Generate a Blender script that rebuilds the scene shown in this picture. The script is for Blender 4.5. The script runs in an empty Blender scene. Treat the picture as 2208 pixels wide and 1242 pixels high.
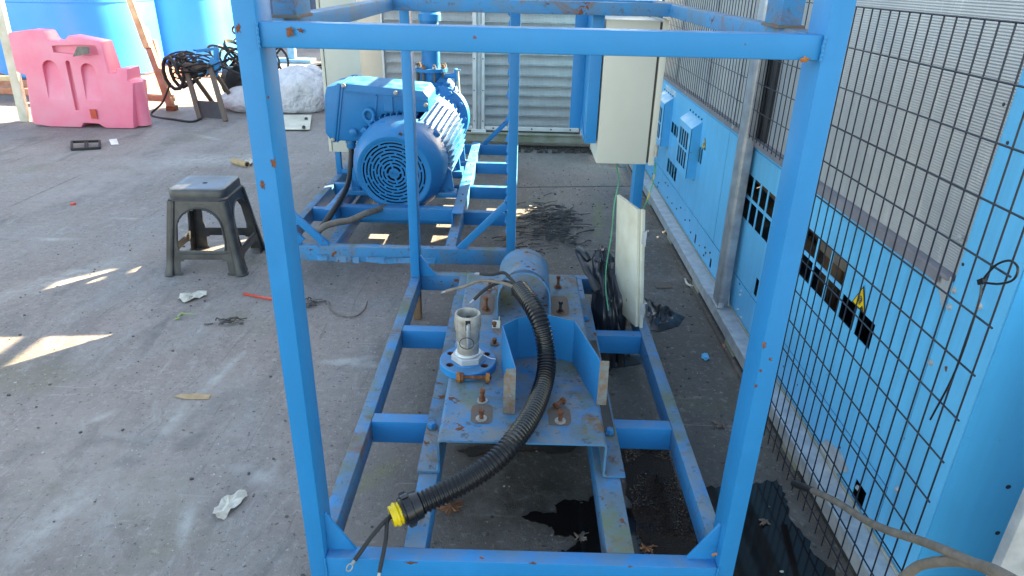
import bpy, bmesh, math, random
from mathutils import Vector, Matrix, noise as mnoise
rnd = random.Random(7)
S = bpy.context.scene
COL = S.collection
# ------------------------------------------------------------------ camera
CAM = Vector((.4686, -1.1745, 1.4714)); YAW, PITCH, ROLL, FPX = -.0044, .4328, .0233, 1466.
cf = Vector((math.sin(YAW)*math.cos(PITCH), math.cos(YAW)*math.cos(PITCH), -math.sin(PITCH)))
r0 = Vector((math.cos(YAW), -math.sin(YAW), 0)); u0 = r0.cross(cf)
cr = r0*math.cos(ROLL)+u0*math.sin(ROLL); cu = -r0*math.sin(ROLL)+u0*math.cos(ROLL)
cam = bpy.data.cameras.new('camera'); cam.sensor_width = 36; cam.lens = 36*FPX/2208
cam.clip_start = .05; cam.clip_end = 500
co = bpy.data.objects.new('camera', cam); COL.objects.link(co)
co.matrix_world = Matrix(((cr.x, cu.x, -cf.x, CAM.x), (cr.y, cu.y, -cf.y, CAM.y), (cr.z, cu.z, -cf.z, CAM.z), (0, 0, 0, 1)))
S.camera = co
def _at(px, py, ax, v):
    d = cf+cr*((px-1104)/FPX)+cu*((621-py)/FPX)
    return CAM+d*((v-CAM[ax])/d[ax])
def GX(px, py, v): return _at(px, py, 0, v)      # measured points of the photograph taken to a known plane
def GY(px, py, v): return _at(px, py, 1, v)
def GZ(px, py, v=0.): return _at(px, py, 2, v)
# ------------------------------------------------------------------ light
SUN_AZ, SUN_EL = math.radians(45.5), math.radians(26)          # azimuth from +X towards +Y
W = bpy.data.worlds.new('World'); S.world = W; W.use_nodes = True
nt = W.node_tree; bg = nt.nodes['Background']
sky = nt.nodes.new('ShaderNodeTexSky'); sky.sky_type = 'NISHITA'; sky.sun_disc = False
sky.sun_elevation = SUN_EL; sky.sun_rotation = math.pi/2-SUN_AZ; sky.air_density = 1.0; sky.dust_density = 1.5; sky.ozone_density = 1
nt.links.new(sky.outputs[0], bg.inputs[0]); bg.inputs[1].default_value = .09
sl = bpy.data.lights.new('sun', 'SUN'); sl.energy = 5; sl.angle = math.radians(.5); sl.color = (1, .90, .70)
so = bpy.data.objects.new('sun', sl); COL.objects.link(so)
sd = Vector((math.cos(SUN_EL)*math.cos(SUN_AZ), math.cos(SUN_EL)*math.sin(SUN_AZ), math.sin(SUN_EL)))
so.rotation_euler = sd.to_track_quat('Z', 'Y').to_euler(); so.location = (4, 4, 8)
S.view_settings.view_transform = 'Standard'; S.view_settings.look = 'None'
S.view_settings.gamma = 1; S.view_settings.exposure = 3.25
S.view_settings.use_curve_mapping = False
S.view_settings.use_white_balance = True; S.view_settings.white_balance_temperature = 8200; S.view_settings.white_balance_tint = 7
# ------------------------------------------------------------------ materials
class NT:
    def __init__(s, name):
        s.m = bpy.data.materials.new(name); s.m.use_nodes = True
        s.t = s.m.node_tree; s.b = s.t.nodes['Principled BSDF']
        s.geo = s.n('ShaderNodeNewGeometry')
    def n(s, k, **kw):
        x = s.t.nodes.new(k)
        for a, v in kw.items(): setattr(x, a, v)
        return x
    def l(s, a, b): s.t.links.new(a, b)
    def noise(s, scale, detail=4, rough=.55, sc3=None, dist=0.):
        t = s.n('ShaderNodeTexNoise'); t.inputs['Scale'].default_value = scale; t.inputs['Detail'].default_value = detail
        t.inputs['Roughness'].default_value = rough; t.inputs['Distortion'].default_value = dist
        mp = s.n('ShaderNodeMapping'); mp.inputs['Scale'].default_value = sc3 or (1, 1, 1)
        s.l(s.geo.outputs['Position'], mp.inputs[0]); s.l(mp.outputs[0], t.inputs['Vector'])
        return t.outputs[0]
    def ramp(s, src, lo, hi):
        r = s.n('ShaderNodeMapRange'); r.inputs[1].default_value = lo; r.inputs[2].default_value = hi; s.l(src, r.inputs[0]); return r.outputs[0]
    def math(s, op, a, b):
        m = s.n('ShaderNodeMath', operation=op); m.use_clamp = True
        for i, q in enumerate((a, b)):
            if isinstance(q, (int, float)): m.inputs[i].default_value = q
            else: s.l(q, m.inputs[i])
        return m.outputs[0]
    def mix(s, fac, a, b):
        m = s.n('ShaderNodeMix', data_type='RGBA')
        if isinstance(fac, (int, float)): m.inputs[0].default_value = fac
        else: s.l(fac, m.inputs[0])
        for i, q in ((6, a), (7, b)):
            if isinstance(q, tuple): m.inputs[i].default_value = (*q[:3], 1)
            else: s.l(q, m.inputs[i])
        return m.outputs[2]
    def bump(s, h, st, dist=.002, prev=None):
        b = s.n('ShaderNodeBump'); b.inputs['Strength'].default_value = st; b.inputs['Distance'].default_value = dist
        s.l(h, b.inputs['Height'])
        if prev: s.l(prev, b.inputs['Normal'])
        s.l(b.outputs[0], s.b.inputs['Normal']); return b.outputs[0]
    def up(s):
        x = s.n('ShaderNodeSeparateXYZ'); s.l(s.geo.outputs['Normal'], x.inputs[0]); return x.outputs[2]
    def done(s, col, rough=.5, metal=0., spec=.5):
        if isinstance(col, tuple): s.b.inputs['Base Color'].default_value = (*col, 1)
        else: s.l(col, s.b.inputs['Base Color'])
        if isinstance(rough, (int, float)): s.b.inputs['Roughness'].default_value = rough
        else: s.l(rough, s.b.inputs['Roughness'])
        s.b.inputs['Metallic'].default_value = metal; s.b.inputs['Specular IOR Level'].default_value = spec
        return s.m
def simple(name, c, rough=.5, metal=0., var=.25, scale=12, bump=.15, bscale=60, c2=None, spec=.5):
    q = NT(name); n1 = q.noise(scale, 5); c2 = c2 or tuple(k*(1-var) for k in c)
    col = q.mix(q.ramp(n1, .35, .65), c, c2)
    n2 = q.noise(bscale, 3); q.bump(n2, bump)
    return q.done(col, q.ramp(q.noise(scale*1.7, 2), -.2+1-rough*1, 2.2-rough) if False else rough, metal, spec)
def paint(name, c, dirt=.5, rust=.5, rough=.38, moss=.3, vary=.12, grime=0., streak=0.):
    q = NT(name)
    base = q.mix(q.ramp(q.noise(3.5, 4), .3, .7), c, tuple(k*(1-vary) for k in c))
    base = q.mix(q.math('MULTIPLY', q.ramp(q.noise(9, 6, .7), .5, .8), .35), base, tuple(min(1, k*1.2+.006) for k in c))
    up = q.ramp(q.up(), .5, .95)
    dm = q.math('MULTIPLY', up, q.ramp(q.noise(14, 6, .65), .38, .62))
    base = q.mix(q.math('MULTIPLY', dm, dirt), base, (.19, .20, .20))
    if grime:
        base = q.mix(q.math('MULTIPLY', q.ramp(q.noise(4.5, 7, .7, dist=.8), .46, .66), grime), base, (.10, .15, .19))
        base = q.mix(q.math('MULTIPLY', q.ramp(q.noise(7, 7, .75, dist=1.), .55, .66), grime*.9), base, (.17, .095, .05))
        base = q.mix(q.math('MULTIPLY', q.ramp(q.noise(38, 4, .7), .58, .66), grime*.8), base, (.07, .09, .11))
    if streak: base = q.mix(q.math('MULTIPLY', q.ramp(q.noise(9, 5, .65, (1.5, 3.2, .10)), .48, .68), streak), base, tuple(min(1, k*.62+.03) for k in c))
    mm = q.math('MULTIPLY', up, q.ramp(q.noise(5, 5, .6), .52, .66))
    base = q.mix(q.math('MULTIPLY', mm, moss), base, (.12, .14, .06))
    rs = q.ramp(q.noise(22, 5, .6), .70-.05*rust, .725-.05*rust)
    rs2 = q.math('MULTIPLY', rs, q.ramp(q.noise(3.1, 2), .5, .56))
    base = q.mix(rs2, base, q.mix(q.noise(90, 2), (.20, .07, .03), (.09, .035, .02)))
    q.bump(q.noise(130, 3), .12, .001, q.bump(q.noise(25, 2), .12, .003))
    rr = q.math('ADD', q.math('MULTIPLY', dm, .35), rough)
    return q.done(base, q.math('ADD', rr, rs2), 0, .28)
M = {}
M['blue'] = paint('blue_paint', (.002, .195, .46), dirt=.42, rust=.65, moss=.35, streak=.15)
M['blue_dirty'] = paint('weathered_blue_paint', (.02, .20, .43), dirt=.75, rust=1.3, rough=.5, moss=.8, grime=.95)
M['plate'] = paint('stained_plate_paint', (.03, .18, .36), dirt=.95, rust=1.8, rough=.55, moss=.7, grime=1.25)
M['motor'] = paint('motor_blue_enamel', (.002, .16, .385), dirt=.25, rust=0, rough=.36, moss=.1)
M['unit'] = paint('pale_blue_sheet', (.085, .44, .74), dirt=.1, rust=0, rough=.36, moss=0, vary=.10, streak=.45)
M['unit_side'] = paint('blue_sheet', (.04, .37, .68), dirt=.1, rust=0, rough=.38, moss=0, vary=.06, streak=.25)
M['beige'] = simple('beige_enamel', (.50, .50, .44), .42, var=.10, scale=4, bump=.05)
M['white_metal'] = simple('white_enamel', (.62, .61, .52), .45, var=.2, scale=6, c2=(.46, .43, .33))
M['galv'] = simple('galvanised_steel', (.42, .44, .47), .45, .55, scale=16, c2=(.27, .29, .32), bump=.2)
M['galv_pale'] = simple('pale_galvanised_steel', (.50, .52, .54), .5, .35, scale=22, c2=(.36, .38, .40), bump=.2)
M['alu'] = simple('cast_aluminium', (.40, .38, .35), .52, .35, scale=40, c2=(.26, .24, .21), bump=.4)
M['rust'] = simple('rust', (.20, .07, .03), .85, .1, scale=60, c2=(.09, .03, .015), bump=.9, bscale=150)
M['rust_orange'] = simple('orange_rust', (.42, .17, .04), .8, .1, scale=90, c2=(.22, .07, .02), bump=.8, bscale=150)
M['rustplate'] = simple('rusty_scale', (.14, .075, .05), .8, 0, scale=30, c2=(.10, .10, .09), bump=.5)
M['rustedge'] = simple('peeling_rusty_edge', (.20, .11, .065), .8, 0, scale=55, c2=(.15, .20, .21), bump=.6)
M['black'] = simple('black_plastic', (.010, .010, .012), .30, 0, bump=.1)
M['rubber'] = simple('black_rubber', (.012, .012, .013), .6, 0, bump=.3)
M['cable_grey'] = simple('grey_brown_cable', (.20, .16, .13), .7, 0, scale=30, c2=(.12, .10, .08), bump=.4)
M['dark'] = simple('opening_shade', (.005, .009, .022), .8, 0)  # near-black painted in for the shade inside openings
M['darksteel'] = simple('dark_steel', (.05, .05, .055), .5, .5)
M['navy'] = simple('dark_blue_wire', (.012, .016, .03), .4, .2)
M['yellow'] = simple('yellow_plastic', (.75, .52, .01), .35)
M['signyellow'] = simple('sign_yellow', (.85, .56, .01), .4, bump=.0)
M['signblack'] = simple('sign_black', (.02, .02, .015), .45, bump=.0)
M['white'] = simple('white_print', (.8, .8, .8), .5, bump=.0)
M['pink'] = simple('faded_pink_plastic', (.82, .16, .26), .45, 0, scale=3, c2=(.80, .26, .35), bump=.05)
M['red'] = simple('red_plastic', (.62, .07, .04), .4)
M['tank'] = simple('blue_polyethylene', (.02, .28, .82), .35, 0, scale=1.5, c2=(.04, .31, .80), bump=.03)
M['bag'] = simple('black_film', (.022, .025, .034), .3, 0, scale=20, bump=.5, bscale=14)
M['sack'] = simple('white_woven_sack', (.62, .62, .66), .7, 0, scale=8, c2=(.45, .45, .48), bump=1., bscale=9)
M['white_woven_sack'.replace('white_woven_', '')].node_tree.nodes['Bump'].inputs['Distance'].default_value = .06
M['paper'] = simple('dirty_white_scrap', (.58, .56, .50), .7, 0, scale=30, c2=(.38, .36, .31), bump=.4)
M['paper_brown'] = simple('brown_scrap', (.40, .28, .16), .7, 0, scale=30)
M['leaf'] = simple('dry_leaf', (.22, .085, .035), .65, 0, scale=40, c2=(.12, .05, .025), bump=.6)
M['leaf_grey'] = simple('greyed_leaf', (.17, .12, .10), .7, 0, scale=40, c2=(.10, .08, .07), bump=.6)
M['green'] = simple('green_wire', (.05, .30, .16), .4)
M['greeny'] = simple('yellow_wire', (.45, .33, .04), .4)
M['plant'] = simple('wilted_stem', (.30, .38, .16), .6)
M['stool'] = simple('scuffed_black_plastic', (.022, .023, .028), .38, 0, scale=14, c2=(.055, .055, .058), bump=.4, bscale=80)
M['sill'] = simple('grey_violet_sill', (.20, .19, .22), .5)
M['olive'] = simple('mossy_beam', (.22, .23, .16), .7, 0, scale=9, c2=(.34, .33, .29), bump=.4)
M['slat'] = simple('grey_louvre', (.70, .67, .67), .5, .1, scale=7, c2=(.58, .56, .56), bump=.05)
M['container'] = simple('dark_blue_wall', (.05, .065, .11), .6)
M['yellowpole'] = simple('yellowed_white_paint', (.70, .55, .32), .5, 0, scale=7, c2=(.40, .22, .12), bump=.3)
M['rustframe'] = simple('rusty_pink_frame', (.42, .22, .16), .7, 0, scale=10, c2=(.30, .12, .07), bump=.5)
M['timber'] = simple('brown_timber', (.17, .10, .06), .8, 0, scale=30, bump=.5)
M['teal'] = simple('blue_grey_stand', (.17, .33, .42), .5)
M['soil'] = simple('dark_grit', (.10, .085, .07), .95, 0, scale=60, c2=(.05, .045, .04), bump=1., bscale=90)
M['litter'] = simple('dark_shreds', (.035, .035, .04), .6, 0, scale=40, c2=(.09, .08, .07))
M['stone'] = simple('pale_grit', (.42, .40, .36), .8, 0, scale=60)
# concrete yard
q = NT('yard_concrete')
a = q.mix(q.ramp(q.noise(.9, 6, .6, dist=.6), .32, .68), (.33, .284, .268), (.215, .185, .175))
a = q.mix(q.math('MULTIPLY', q.ramp(q.noise(2.6, 7, .65, (1, .45, 1), .8), .50, .72), .75), a, (.31, .305, .30))
a = q.mix(q.math('MULTIPLY', q.ramp(q.noise(5, 7, .7, (2.6, .7, 1), 1.2), .56, .70), .55), a, (.40, .40, .39))
a = q.mix(q.math('MULTIPLY', q.ramp(q.noise(1.7, 6, .6, (1.6, .5, 1), 1.5), .55, .75), .6), a, (.085, .085, .09))
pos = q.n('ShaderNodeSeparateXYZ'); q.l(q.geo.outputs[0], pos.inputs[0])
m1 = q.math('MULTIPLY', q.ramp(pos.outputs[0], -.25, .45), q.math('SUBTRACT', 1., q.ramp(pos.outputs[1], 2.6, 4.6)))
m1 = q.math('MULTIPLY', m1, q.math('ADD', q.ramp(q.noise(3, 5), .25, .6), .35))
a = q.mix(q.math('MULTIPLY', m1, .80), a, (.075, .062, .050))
a = q.mix(q.math('MULTIPLY', q.ramp(q.noise(1.6, 4), .58, .66), .4), a, (.17, .16, .09))
a = q.mix(q.math('MULTIPLY', q.ramp(q.noise(22, 8, .8), .42, .62), .30), a, (.12, .11, .105))
a = q.mix(q.math('MULTIPLY', q.ramp(q.noise(34, 7, .8, dist=.5), .54, .66), .45), a, (.46, .44, .42))
a = q.mix(q.math('MULTIPLY', q.ramp(q.noise(11, 8, .75, (1, .5, 1), 1.), .56, .68), .45), a, (.10, .095, .09))
for i_, (sc_, th_) in enumerate((((22, 1.1, 1), .66), ((1.3, 19, 1), .67), ((8, 9, 1), .70))):
    a = q.mix(q.math('MULTIPLY', q.ramp(q.noise(1.6, 3, .5, sc_, .8), th_, th_+.05), .30), a, (.07, .068, .066) if i_ != 1 else (.44, .43, .41))
sp = q.ramp(q.noise(60, 3, .6), .62, .68); a = q.mix(q.math('MULTIPLY', sp, .75), a, (.045, .04, .04))
sp = q.ramp(q.noise(85, 2, .5, (1, 1, 3)), .70, .74); a = q.mix(q.math('MULTIPLY', sp, .7), a, (.55, .54, .52))
sp = q.ramp(q.noise(14, 5, .7), .66, .72); a = q.mix(q.math('MULTIPLY', sp, .5), a, (.07, .06, .055))
a = q.mix(q.math('MULTIPLY', q.ramp(q.noise(2.3, 3), .68, .75), .6), a, (.36, .26, .17))
def stain(a_, b_, w, col, st, grain=18, col2=None):
    """worn or stained streak lying along a line of the slab"""
    global a
    A_, B_ = GZ(*a_), GZ(*b_); d = B_-A_; mp = q.n('ShaderNodeMapping', vector_type='TEXTURE')
    mp.inputs['Location'].default_value = (A_+B_)/2; mp.inputs['Rotation'].default_value = (0, 0, math.atan2(d.y, d.x)); mp.inputs['Scale'].default_value = (d.length/2+w, w, 1)
    q.l(q.geo.outputs[0], mp.inputs[0]); ln = q.n('ShaderNodeVectorMath', operation='LENGTH'); q.l(mp.outputs[0], ln.inputs[0])
    r_ = q.ramp(ln.outputs['Value'], 1.15, .25); k_ = q.math('MULTIPLY', r_, q.ramp(q.noise(grain, 6, .75), .36, .60))
    a = q.mix(q.math('MULTIPLY', k_, st), a, col)
CH, DK = (.42, .42, .41), (.085, .085, .09)
for x_ in ((((520, 765), (430, 850), .03)), ((400, 870), (350, 940), .028), ((408, 1090), (396, 1180), .028), ((255, 885), (185, 912), .022), ((210, 930), (350, 955), .02), ((205, 1035), (40, 1200), .07), ((800, 770), (700, 785), .03),
           ((420, 290), (480, 303), .05), ((70, 515), (160, 517), .04), ((245, 470), (295, 472), .03), ((690, 780), (860, 790), .03), ((520, 1010), (600, 1040), .05), ((0, 640), (260, 560), .10), ((340, 350), (560, 340), .25)):
    stain(*x_, CH, .75)
for x_ in (((355, 690), (290, 770), .03), ((380, 660), (300, 780), .02), ((160, 940), (420, 960), .05), ((380, 980), (470, 900), .04), ((230, 1000), (330, 985), .05), ((430, 255), (250, 400), .14), ((250, 400), (60, 470), .10), ((560, 240), (400, 300), .12), ((0, 1000), (160, 930), .06),
           ((600, 700), (700, 640), .05), ((440, 1110), (560, 1000), .03), ((1130, 440), (1260, 500), .22), ((1150, 500), (1240, 540), .2), ((1420, 900), (1520, 1020), .25)):
    stain(*x_, DK, .55, 9)
stain((1020, 1075), (1320, 1075), .20, (.035, .026, .02), .8, 6); stain((1480, 1000), (1600, 1200), .16, (.03, .03, .03), .7, 7); stain((0, 455), (185, 372), .014, (.03, .03, .03), .9, 8); stain((150, 430), (330, 330), .35, (.40, .38, .37), .5, 3); stain((80, 900), (250, 1100), .30, (.40, .37, .35), .45, 4); stain((378, 857), (462, 852), .022, (.40, .26, .13), .8, 40); stain((760, 1060), (850, 1000), .05, (.20, .21, .07), .5, 20); stain((1290, 430), (1290, 520), .05, (.16, .20, .06), .6, 14); stain((985, 970), (1100, 960), .03, (.03, .025, .02), .9, 14)
a = q.mix(q.math('MULTIPLY', q.noise(260, 2), .25), a, (.05, .05, .05))
q.bump(q.noise(45, 6, .8), .9, .006, q.bump(q.noise(240, 3), .8, .003))
rg = q.math('ADD', q.math('MULTIPLY', q.noise(4, 4), .3), .55)
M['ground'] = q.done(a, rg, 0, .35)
M['wetshine'] = simple('wet_shine', (.05, .032, .024), .12, 0, scale=60, c2=(.015, .010, .009), bump=.0)
q = NT('oily_puddle')
M['puddle'] = q.done(q.mix(q.noise(30, 3), (.006, .006, .007), (.014, .010, .008)), .09, 0, .35)
q = NT('wet_grit'); q.bump(q.noise(150, 3, .8), 1., .012)
M['wetgrit'] = q.done(q.mix(q.noise(20, 3), (.030, .012, .007), (.009, .007, .007)), .35, 0, .25)
# aluminium coil, its patches painting in reflections and dirt
q = NT('coil_fins')
a = q.mix(q.ramp(q.noise(2.2, 4, .6, (1, 1, .6)), .3, .7), (.50, .49, .475), (.34, .35, .365))
a = q.mix(q.math('MULTIPLY', q.ramp(q.noise(6, 6, .7, (1, 6, 1)), .55, .7), .5), a, (.66, .65, .62))
M['coil'] = q.done(a, .5, .45)
# ------------------------------------------------------------------ object helpers
WL = {}
def _par(o, parent, c):
    o.location = c
    if parent is not None:
        o.parent = parent; o.matrix_parent_inverse = Matrix.Translation(-WL[parent.name])
    WL[o.name] = Vector(c)
def obj(name, bm, mat, parent=None, smooth=False, bev=0, label=None):
    """link a bmesh as ONE mesh object with its origin under it"""
    bmesh.ops.recalc_face_normals(bm, faces=bm.faces)
    if bev:
        es = [e for e in bm.edges if len(e.link_faces) == 2 and e.calc_face_angle(0) > .6]
        bmesh.ops.bevel(bm, geom=es, offset=bev, segments=2, profile=.6, affect='EDGES', clamp_overlap=True)
    co_ = [v.co for v in bm.verts]
    c = Vector(((min(v.x for v in co_)+max(v.x for v in co_))/2, (min(v.y for v in co_)+max(v.y for v in co_))/2, min(v.z for v in co_)))
    bmesh.ops.translate(bm, verts=bm.verts, vec=-c)
    me = bpy.data.meshes.new(name); bm.to_mesh(me); bm.free()
    for m in (mat if isinstance(mat, (list, tuple)) else [mat]): me.materials.append(M[m] if isinstance(m, str) else m)
    if smooth or bev:
        for p in me.polygons: p.use_smooth = True
        try: me.set_sharp_from_angle(angle=math.radians(38))
        except Exception: pass
    o = bpy.data.objects.new(name, me); COL.objects.link(o); _par(o, parent, c)
    if label: o['label'] = label
    return o
def thing(name, label, cat, loc=(0, 0, 0), group=None):
    o = bpy.data.objects.new(name, None); COL.objects.link(o); o.location = loc; o.empty_display_size = .1
    o['label'] = label; o['category'] = cat
    if group: o['group'] = group
    WL[o.name] = Vector(loc); return o
def tag(o, label, cat, group=None):
    o['label'] = label; o['category'] = cat
    if group: o['group'] = group
    return o
def kind(o, k): o['kind'] = k; return o
def inst(src, c, parent, name=None, rz=0):
    o = src.copy(); COL.objects.link(o)
    if name: o.name = name
    o.parent = None; o.matrix_parent_inverse = Matrix.Identity(4)
    _par(o, parent, Vector(c)); 
    if rz: o.rotation_euler = (0, 0, rz)
    return o
def B(): return bmesh.new()
def box(bm, x0, x1, y0, y1, z0, z1):
    v = [bm.verts.new((x, y, z)) for z in (z0, z1) for x, y in ((x0, y0), (x1, y0), (x1, y1), (x0, y1))]
    for f in ((3, 2, 1, 0), (4, 5, 6, 7), (0, 1, 5, 4), (1, 2, 6, 5), (2, 3, 7, 6), (3, 0, 4, 7)): bm.faces.new([v[i] for i in f])
    return bm
def bx(*a): return box(B(), *a)
def prism(bm, pts, d):
    """pts: 3D polygon, d: extrusion vector"""
    d = Vector(d); a = [bm.verts.new(p) for p in pts]; b = [bm.verts.new(Vector(p)+d) for p in pts]; n = len(pts)
    bm.faces.new(a); bm.faces.new(b[::-1])
    for i in range(n): bm.faces.new((a[i], b[i], b[(i+1) % n], a[(i+1) % n]))
    return bm
def beam(bm, p, q_, w, h, up=(0, 0, 1)):
    """solid bar from p to q, w across, h along up"""
    p = Vector(p); q_ = Vector(q_); t = (q_-p).normalized(); up = Vector(up); s = t.cross(up).normalized(); u = s.cross(t)
    v = [bm.verts.new(e+s*a*w/2+u*b*h/2) for e in (p, q_) for a, b in ((-1, -1), (1, -1), (1, 1), (-1, 1))]
    for f in ((0, 1, 2, 3), (7, 6, 5, 4), (0, 4, 5, 1), (1, 5, 6, 2), (2, 6, 7, 3), (3, 7, 4, 0)): bm.faces.new([v[i] for i in f])
    return bm
def ring(bm, c, t, r, n=10, ref=None):
    t = t.normalized(); ref = ref or (Vector((0, 0, 1)) if abs(t.z) < .9 else Vector((1, 0, 0)))
    s = t.cross(ref).normalized(); u = s.cross(t)
    return [bm.verts.new(c+(s*math.cos(2*math.pi*i/n)+u*math.sin(2*math.pi*i/n))*r) for i in range(n)]
def spline(pts, k=6):
    P = [Vector(p) for p in pts]; P = [P[0]*2-P[1]]+P+[P[-1]*2-P[-2]]; out = []
    for i in range(1, len(P)-2):
        for j in range(k):
            t = j/k; a, b, c, d = P[i-1:i+3]
            out.append(.5*((2*b)+(c-a)*t+(2*a-5*b+4*c-d)*t*t+(3*b-a-3*c+d)*t**3))
    out.append(P[-2]); return out
def tube(bm, pts, r, n=8, k=6, cap=True):
    """round tube along a smooth path; r may be a function of 0..1"""
    P = spline(pts, k) if k > 1 else [Vector(p) for p in pts]
    rs = r if callable(r) else (lambda t: r); prev = None; first = None; ref = None
    for i, c in enumerate(P):
        t = (P[min(i+1, len(P)-1)]-P[max(i-1, 0)])
        if t.length < 1e-9: continue
        t.normalize()
        if ref is None: ref = Vector((0, 0, 1)) if abs(t.z) < .9 else Vector((1, 0, 0))
        s = t.cross(ref).normalized(); ref = s.cross(t)
        rr = rs(i/(len(P)-1))
        R = [bm.verts.new(c+(s*math.cos(2*math.pi*j/n)+ref*math.sin(2*math.pi*j/n))*rr) for j in range(n)]
        if prev:
            for j in range(n): bm.faces.new((prev[j], prev[(j+1) % n], R[(j+1) % n], R[j]))
        else: first = R
        prev = R
    if cap: bm.faces.new(first[::-1]); bm.faces.new(prev)
    return bm
def lathe(bm, prof, axis_p, axis_d, n=32, close=False, a0=0, a1=2*math.pi):
    """prof: (distance along axis, radius)"""
    d = Vector(axis_d).normalized(); p = Vector(axis_p); ref = Vector((0, 0, 1)) if abs(d.z) < .9 else Vector((1, 0, 0))
    s = d.cross(ref).normalized(); u = s.cross(d); full = abs(a1-a0-2*math.pi) < 1e-6; m = n if full else n+1
    rows = []
    for h, r in prof:
        if r < 1e-6: rows.append([bm.verts.new(p+d*h)]*m)
        else: rows.append([bm.verts.new(p+d*h+(s*math.cos(a0+(a1-a0)*i/n)+u*math.sin(a0+(a1-a0)*i/n))*r) for i in range(m)])
    for a, b in zip(rows, rows[1:]):
        for i in range(n):
            j = (i+1) % m if full else i+1
            vs = []
            for v in (a[i], a[j], b[j], b[i]):
                if v not in vs: vs.append(v)
            if len(vs) >= 3:
                try: bm.faces.new(vs)
                except ValueError: pass
    return bm
def cyl(bm, p, q_, r, n=16):
    p = Vector(p); q_ = Vector(q_); L = (q_-p).length
    return lathe(bm, [(0, 0), (0, r), (L, r), (L, 0)], p, q_-p, n)
def hexnut(bm, p, d, af, h): 
    p = Vector(p); d = Vector(d).normalized(); return lathe(bm, [(0, 0), (0, af/2), (h, af/2), (h, 0)], p, d, 6)
def holed(bm, x, t, y0, y1, z0, z1, holes):
    """sheet in the plane x..x+t with rectangular cut-outs (ya,yb,za,zb)"""
    ys = sorted({y0, y1, *[h[i] for h in holes for i in (0, 1)]}); zs = sorted({z0, z1, *[h[i] for h in holes for i in (2, 3)]})
    ys = [y for y in ys if y0 <= y <= y1]; zs = [z for z in zs if z0 <= z <= z1]; V = {}
    def v(i, j, k):
        if (i, j, k) not in V: V[i, j, k] = bm.verts.new((x+t*k, ys[i], zs[j]))
        return V[i, j, k]
    def solid(i, j):
        if i < 0 or j < 0 or i >= len(ys)-1 or j >= len(zs)-1: return False
        cy, cz = (ys[i]+ys[i+1])/2, (zs[j]+zs[j+1])/2
        return not any(h[0] < cy < h[1] and h[2] < cz < h[3] for h in holes)
    for i in range(len(ys)-1):
        for j in range(len(zs)-1):
            if not solid(i, j): continue
            bm.faces.new((v(i, j, 0), v(i, j+1, 0), v(i+1, j+1, 0), v(i+1, j, 0))); bm.faces.new((v(i, j, 1), v(i+1, j, 1), v(i+1, j+1, 1), v(i, j+1, 1)))
            if not solid(i-1, j): bm.faces.new((v(i, j, 0), v(i, j, 1), v(i, j+1, 1), v(i, j+1, 0)))
            if not solid(i+1, j): bm.faces.new((v(i+1, j, 0), v(i+1, j+1, 0), v(i+1, j+1, 1), v(i+1, j, 1)))
            if not solid(i, j-1): bm.faces.new((v(i, j, 0), v(i+1, j, 0), v(i+1, j, 1), v(i, j, 1)))
            if not solid(i, j+1): bm.faces.new((v(i, j+1, 0), v(i, j+1, 1), v(i+1, j+1, 1), v(i+1, j+1, 0)))
    return bm
def blob(c, rx, ry, rz, seed, amp=.25, sub=4, freq=2.5, zmin=None, crease=0.):
    bm = B(); bmesh.ops.create_icosphere(bm, subdivisions=sub, radius=1)
    for v in bm.verts:
        d = v.co.normalized(); k = 1+amp*mnoise.noise(d*freq+Vector((seed, 0, 0)))
        if crease: k += crease*abs(mnoise.noise(d*freq*3+Vector((0, seed, 0))))-crease*.3
        v.co = Vector((c[0]+d.x*rx*k, c[1]+d.y*ry*k, c[2]+d.z*rz*k))
        if zmin is not None and v.co.z < zmin: v.co.z = zmin+.002*mnoise.noise(d*9)
    return bm
def sheet(pts, z, seed=0, amp=.004, thick=.0015, curl=0.):
    """thin crumpled scrap from an outline on the ground"""
    bm = B(); c = sum((Vector((p[0], p[1], 0)) for p in pts), Vector())/len(pts); n = len(pts)
    rows = []
    for s in (0, .5, 1.):
        if s == 0: rows.append([bm.verts.new((c.x, c.y, z+thick+amp*(.5+mnoise.noise(Vector((c.x*30, c.y*30, seed))))))]*n)
        else: rows.append([bm.verts.new((c.x+(p[0]-c.x)*s, c.y+(p[1]-c.y)*s, z+thick+amp*(.55+mnoise.noise(Vector((p[0]*40, p[1]*40, seed+s*3))))+curl*s*s*(i % 3 == 0))) for i, p in enumerate(pts)])
    fs = []
    for i in range(n):
        j = (i+1) % n
        fs.append(bm.faces.new((rows[0][0], rows[1][i], rows[1][j]))); fs.append(bm.faces.new((rows[1][i], rows[2][i], rows[2][j], rows[1][j])))
    r = bmesh.ops.extrude_face_region(bm, geom=fs)
    bmesh.ops.translate(bm, verts=[v for v in r['geom'] if isinstance(v, bmesh.types.BMVert)], vec=(0, 0, -thick))
    return bm
def text_mesh(txt, size, depth=.001):
    cu_ = bpy.data.curves.new('t', 'FONT'); cu_.body = txt; cu_.size = size; cu_.extrude = depth/2; cu_.align_x = 'CENTER'; cu_.resolution_u = 2
    o = bpy.data.objects.new('t', cu_); COL.objects.link(o); bpy.context.view_layer.update()
    me = bpy.data.meshes.new_from_object(o); bm = B(); bm.from_mesh(me); bpy.data.objects.remove(o); bpy.data.meshes.remove(me); return bm

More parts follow.
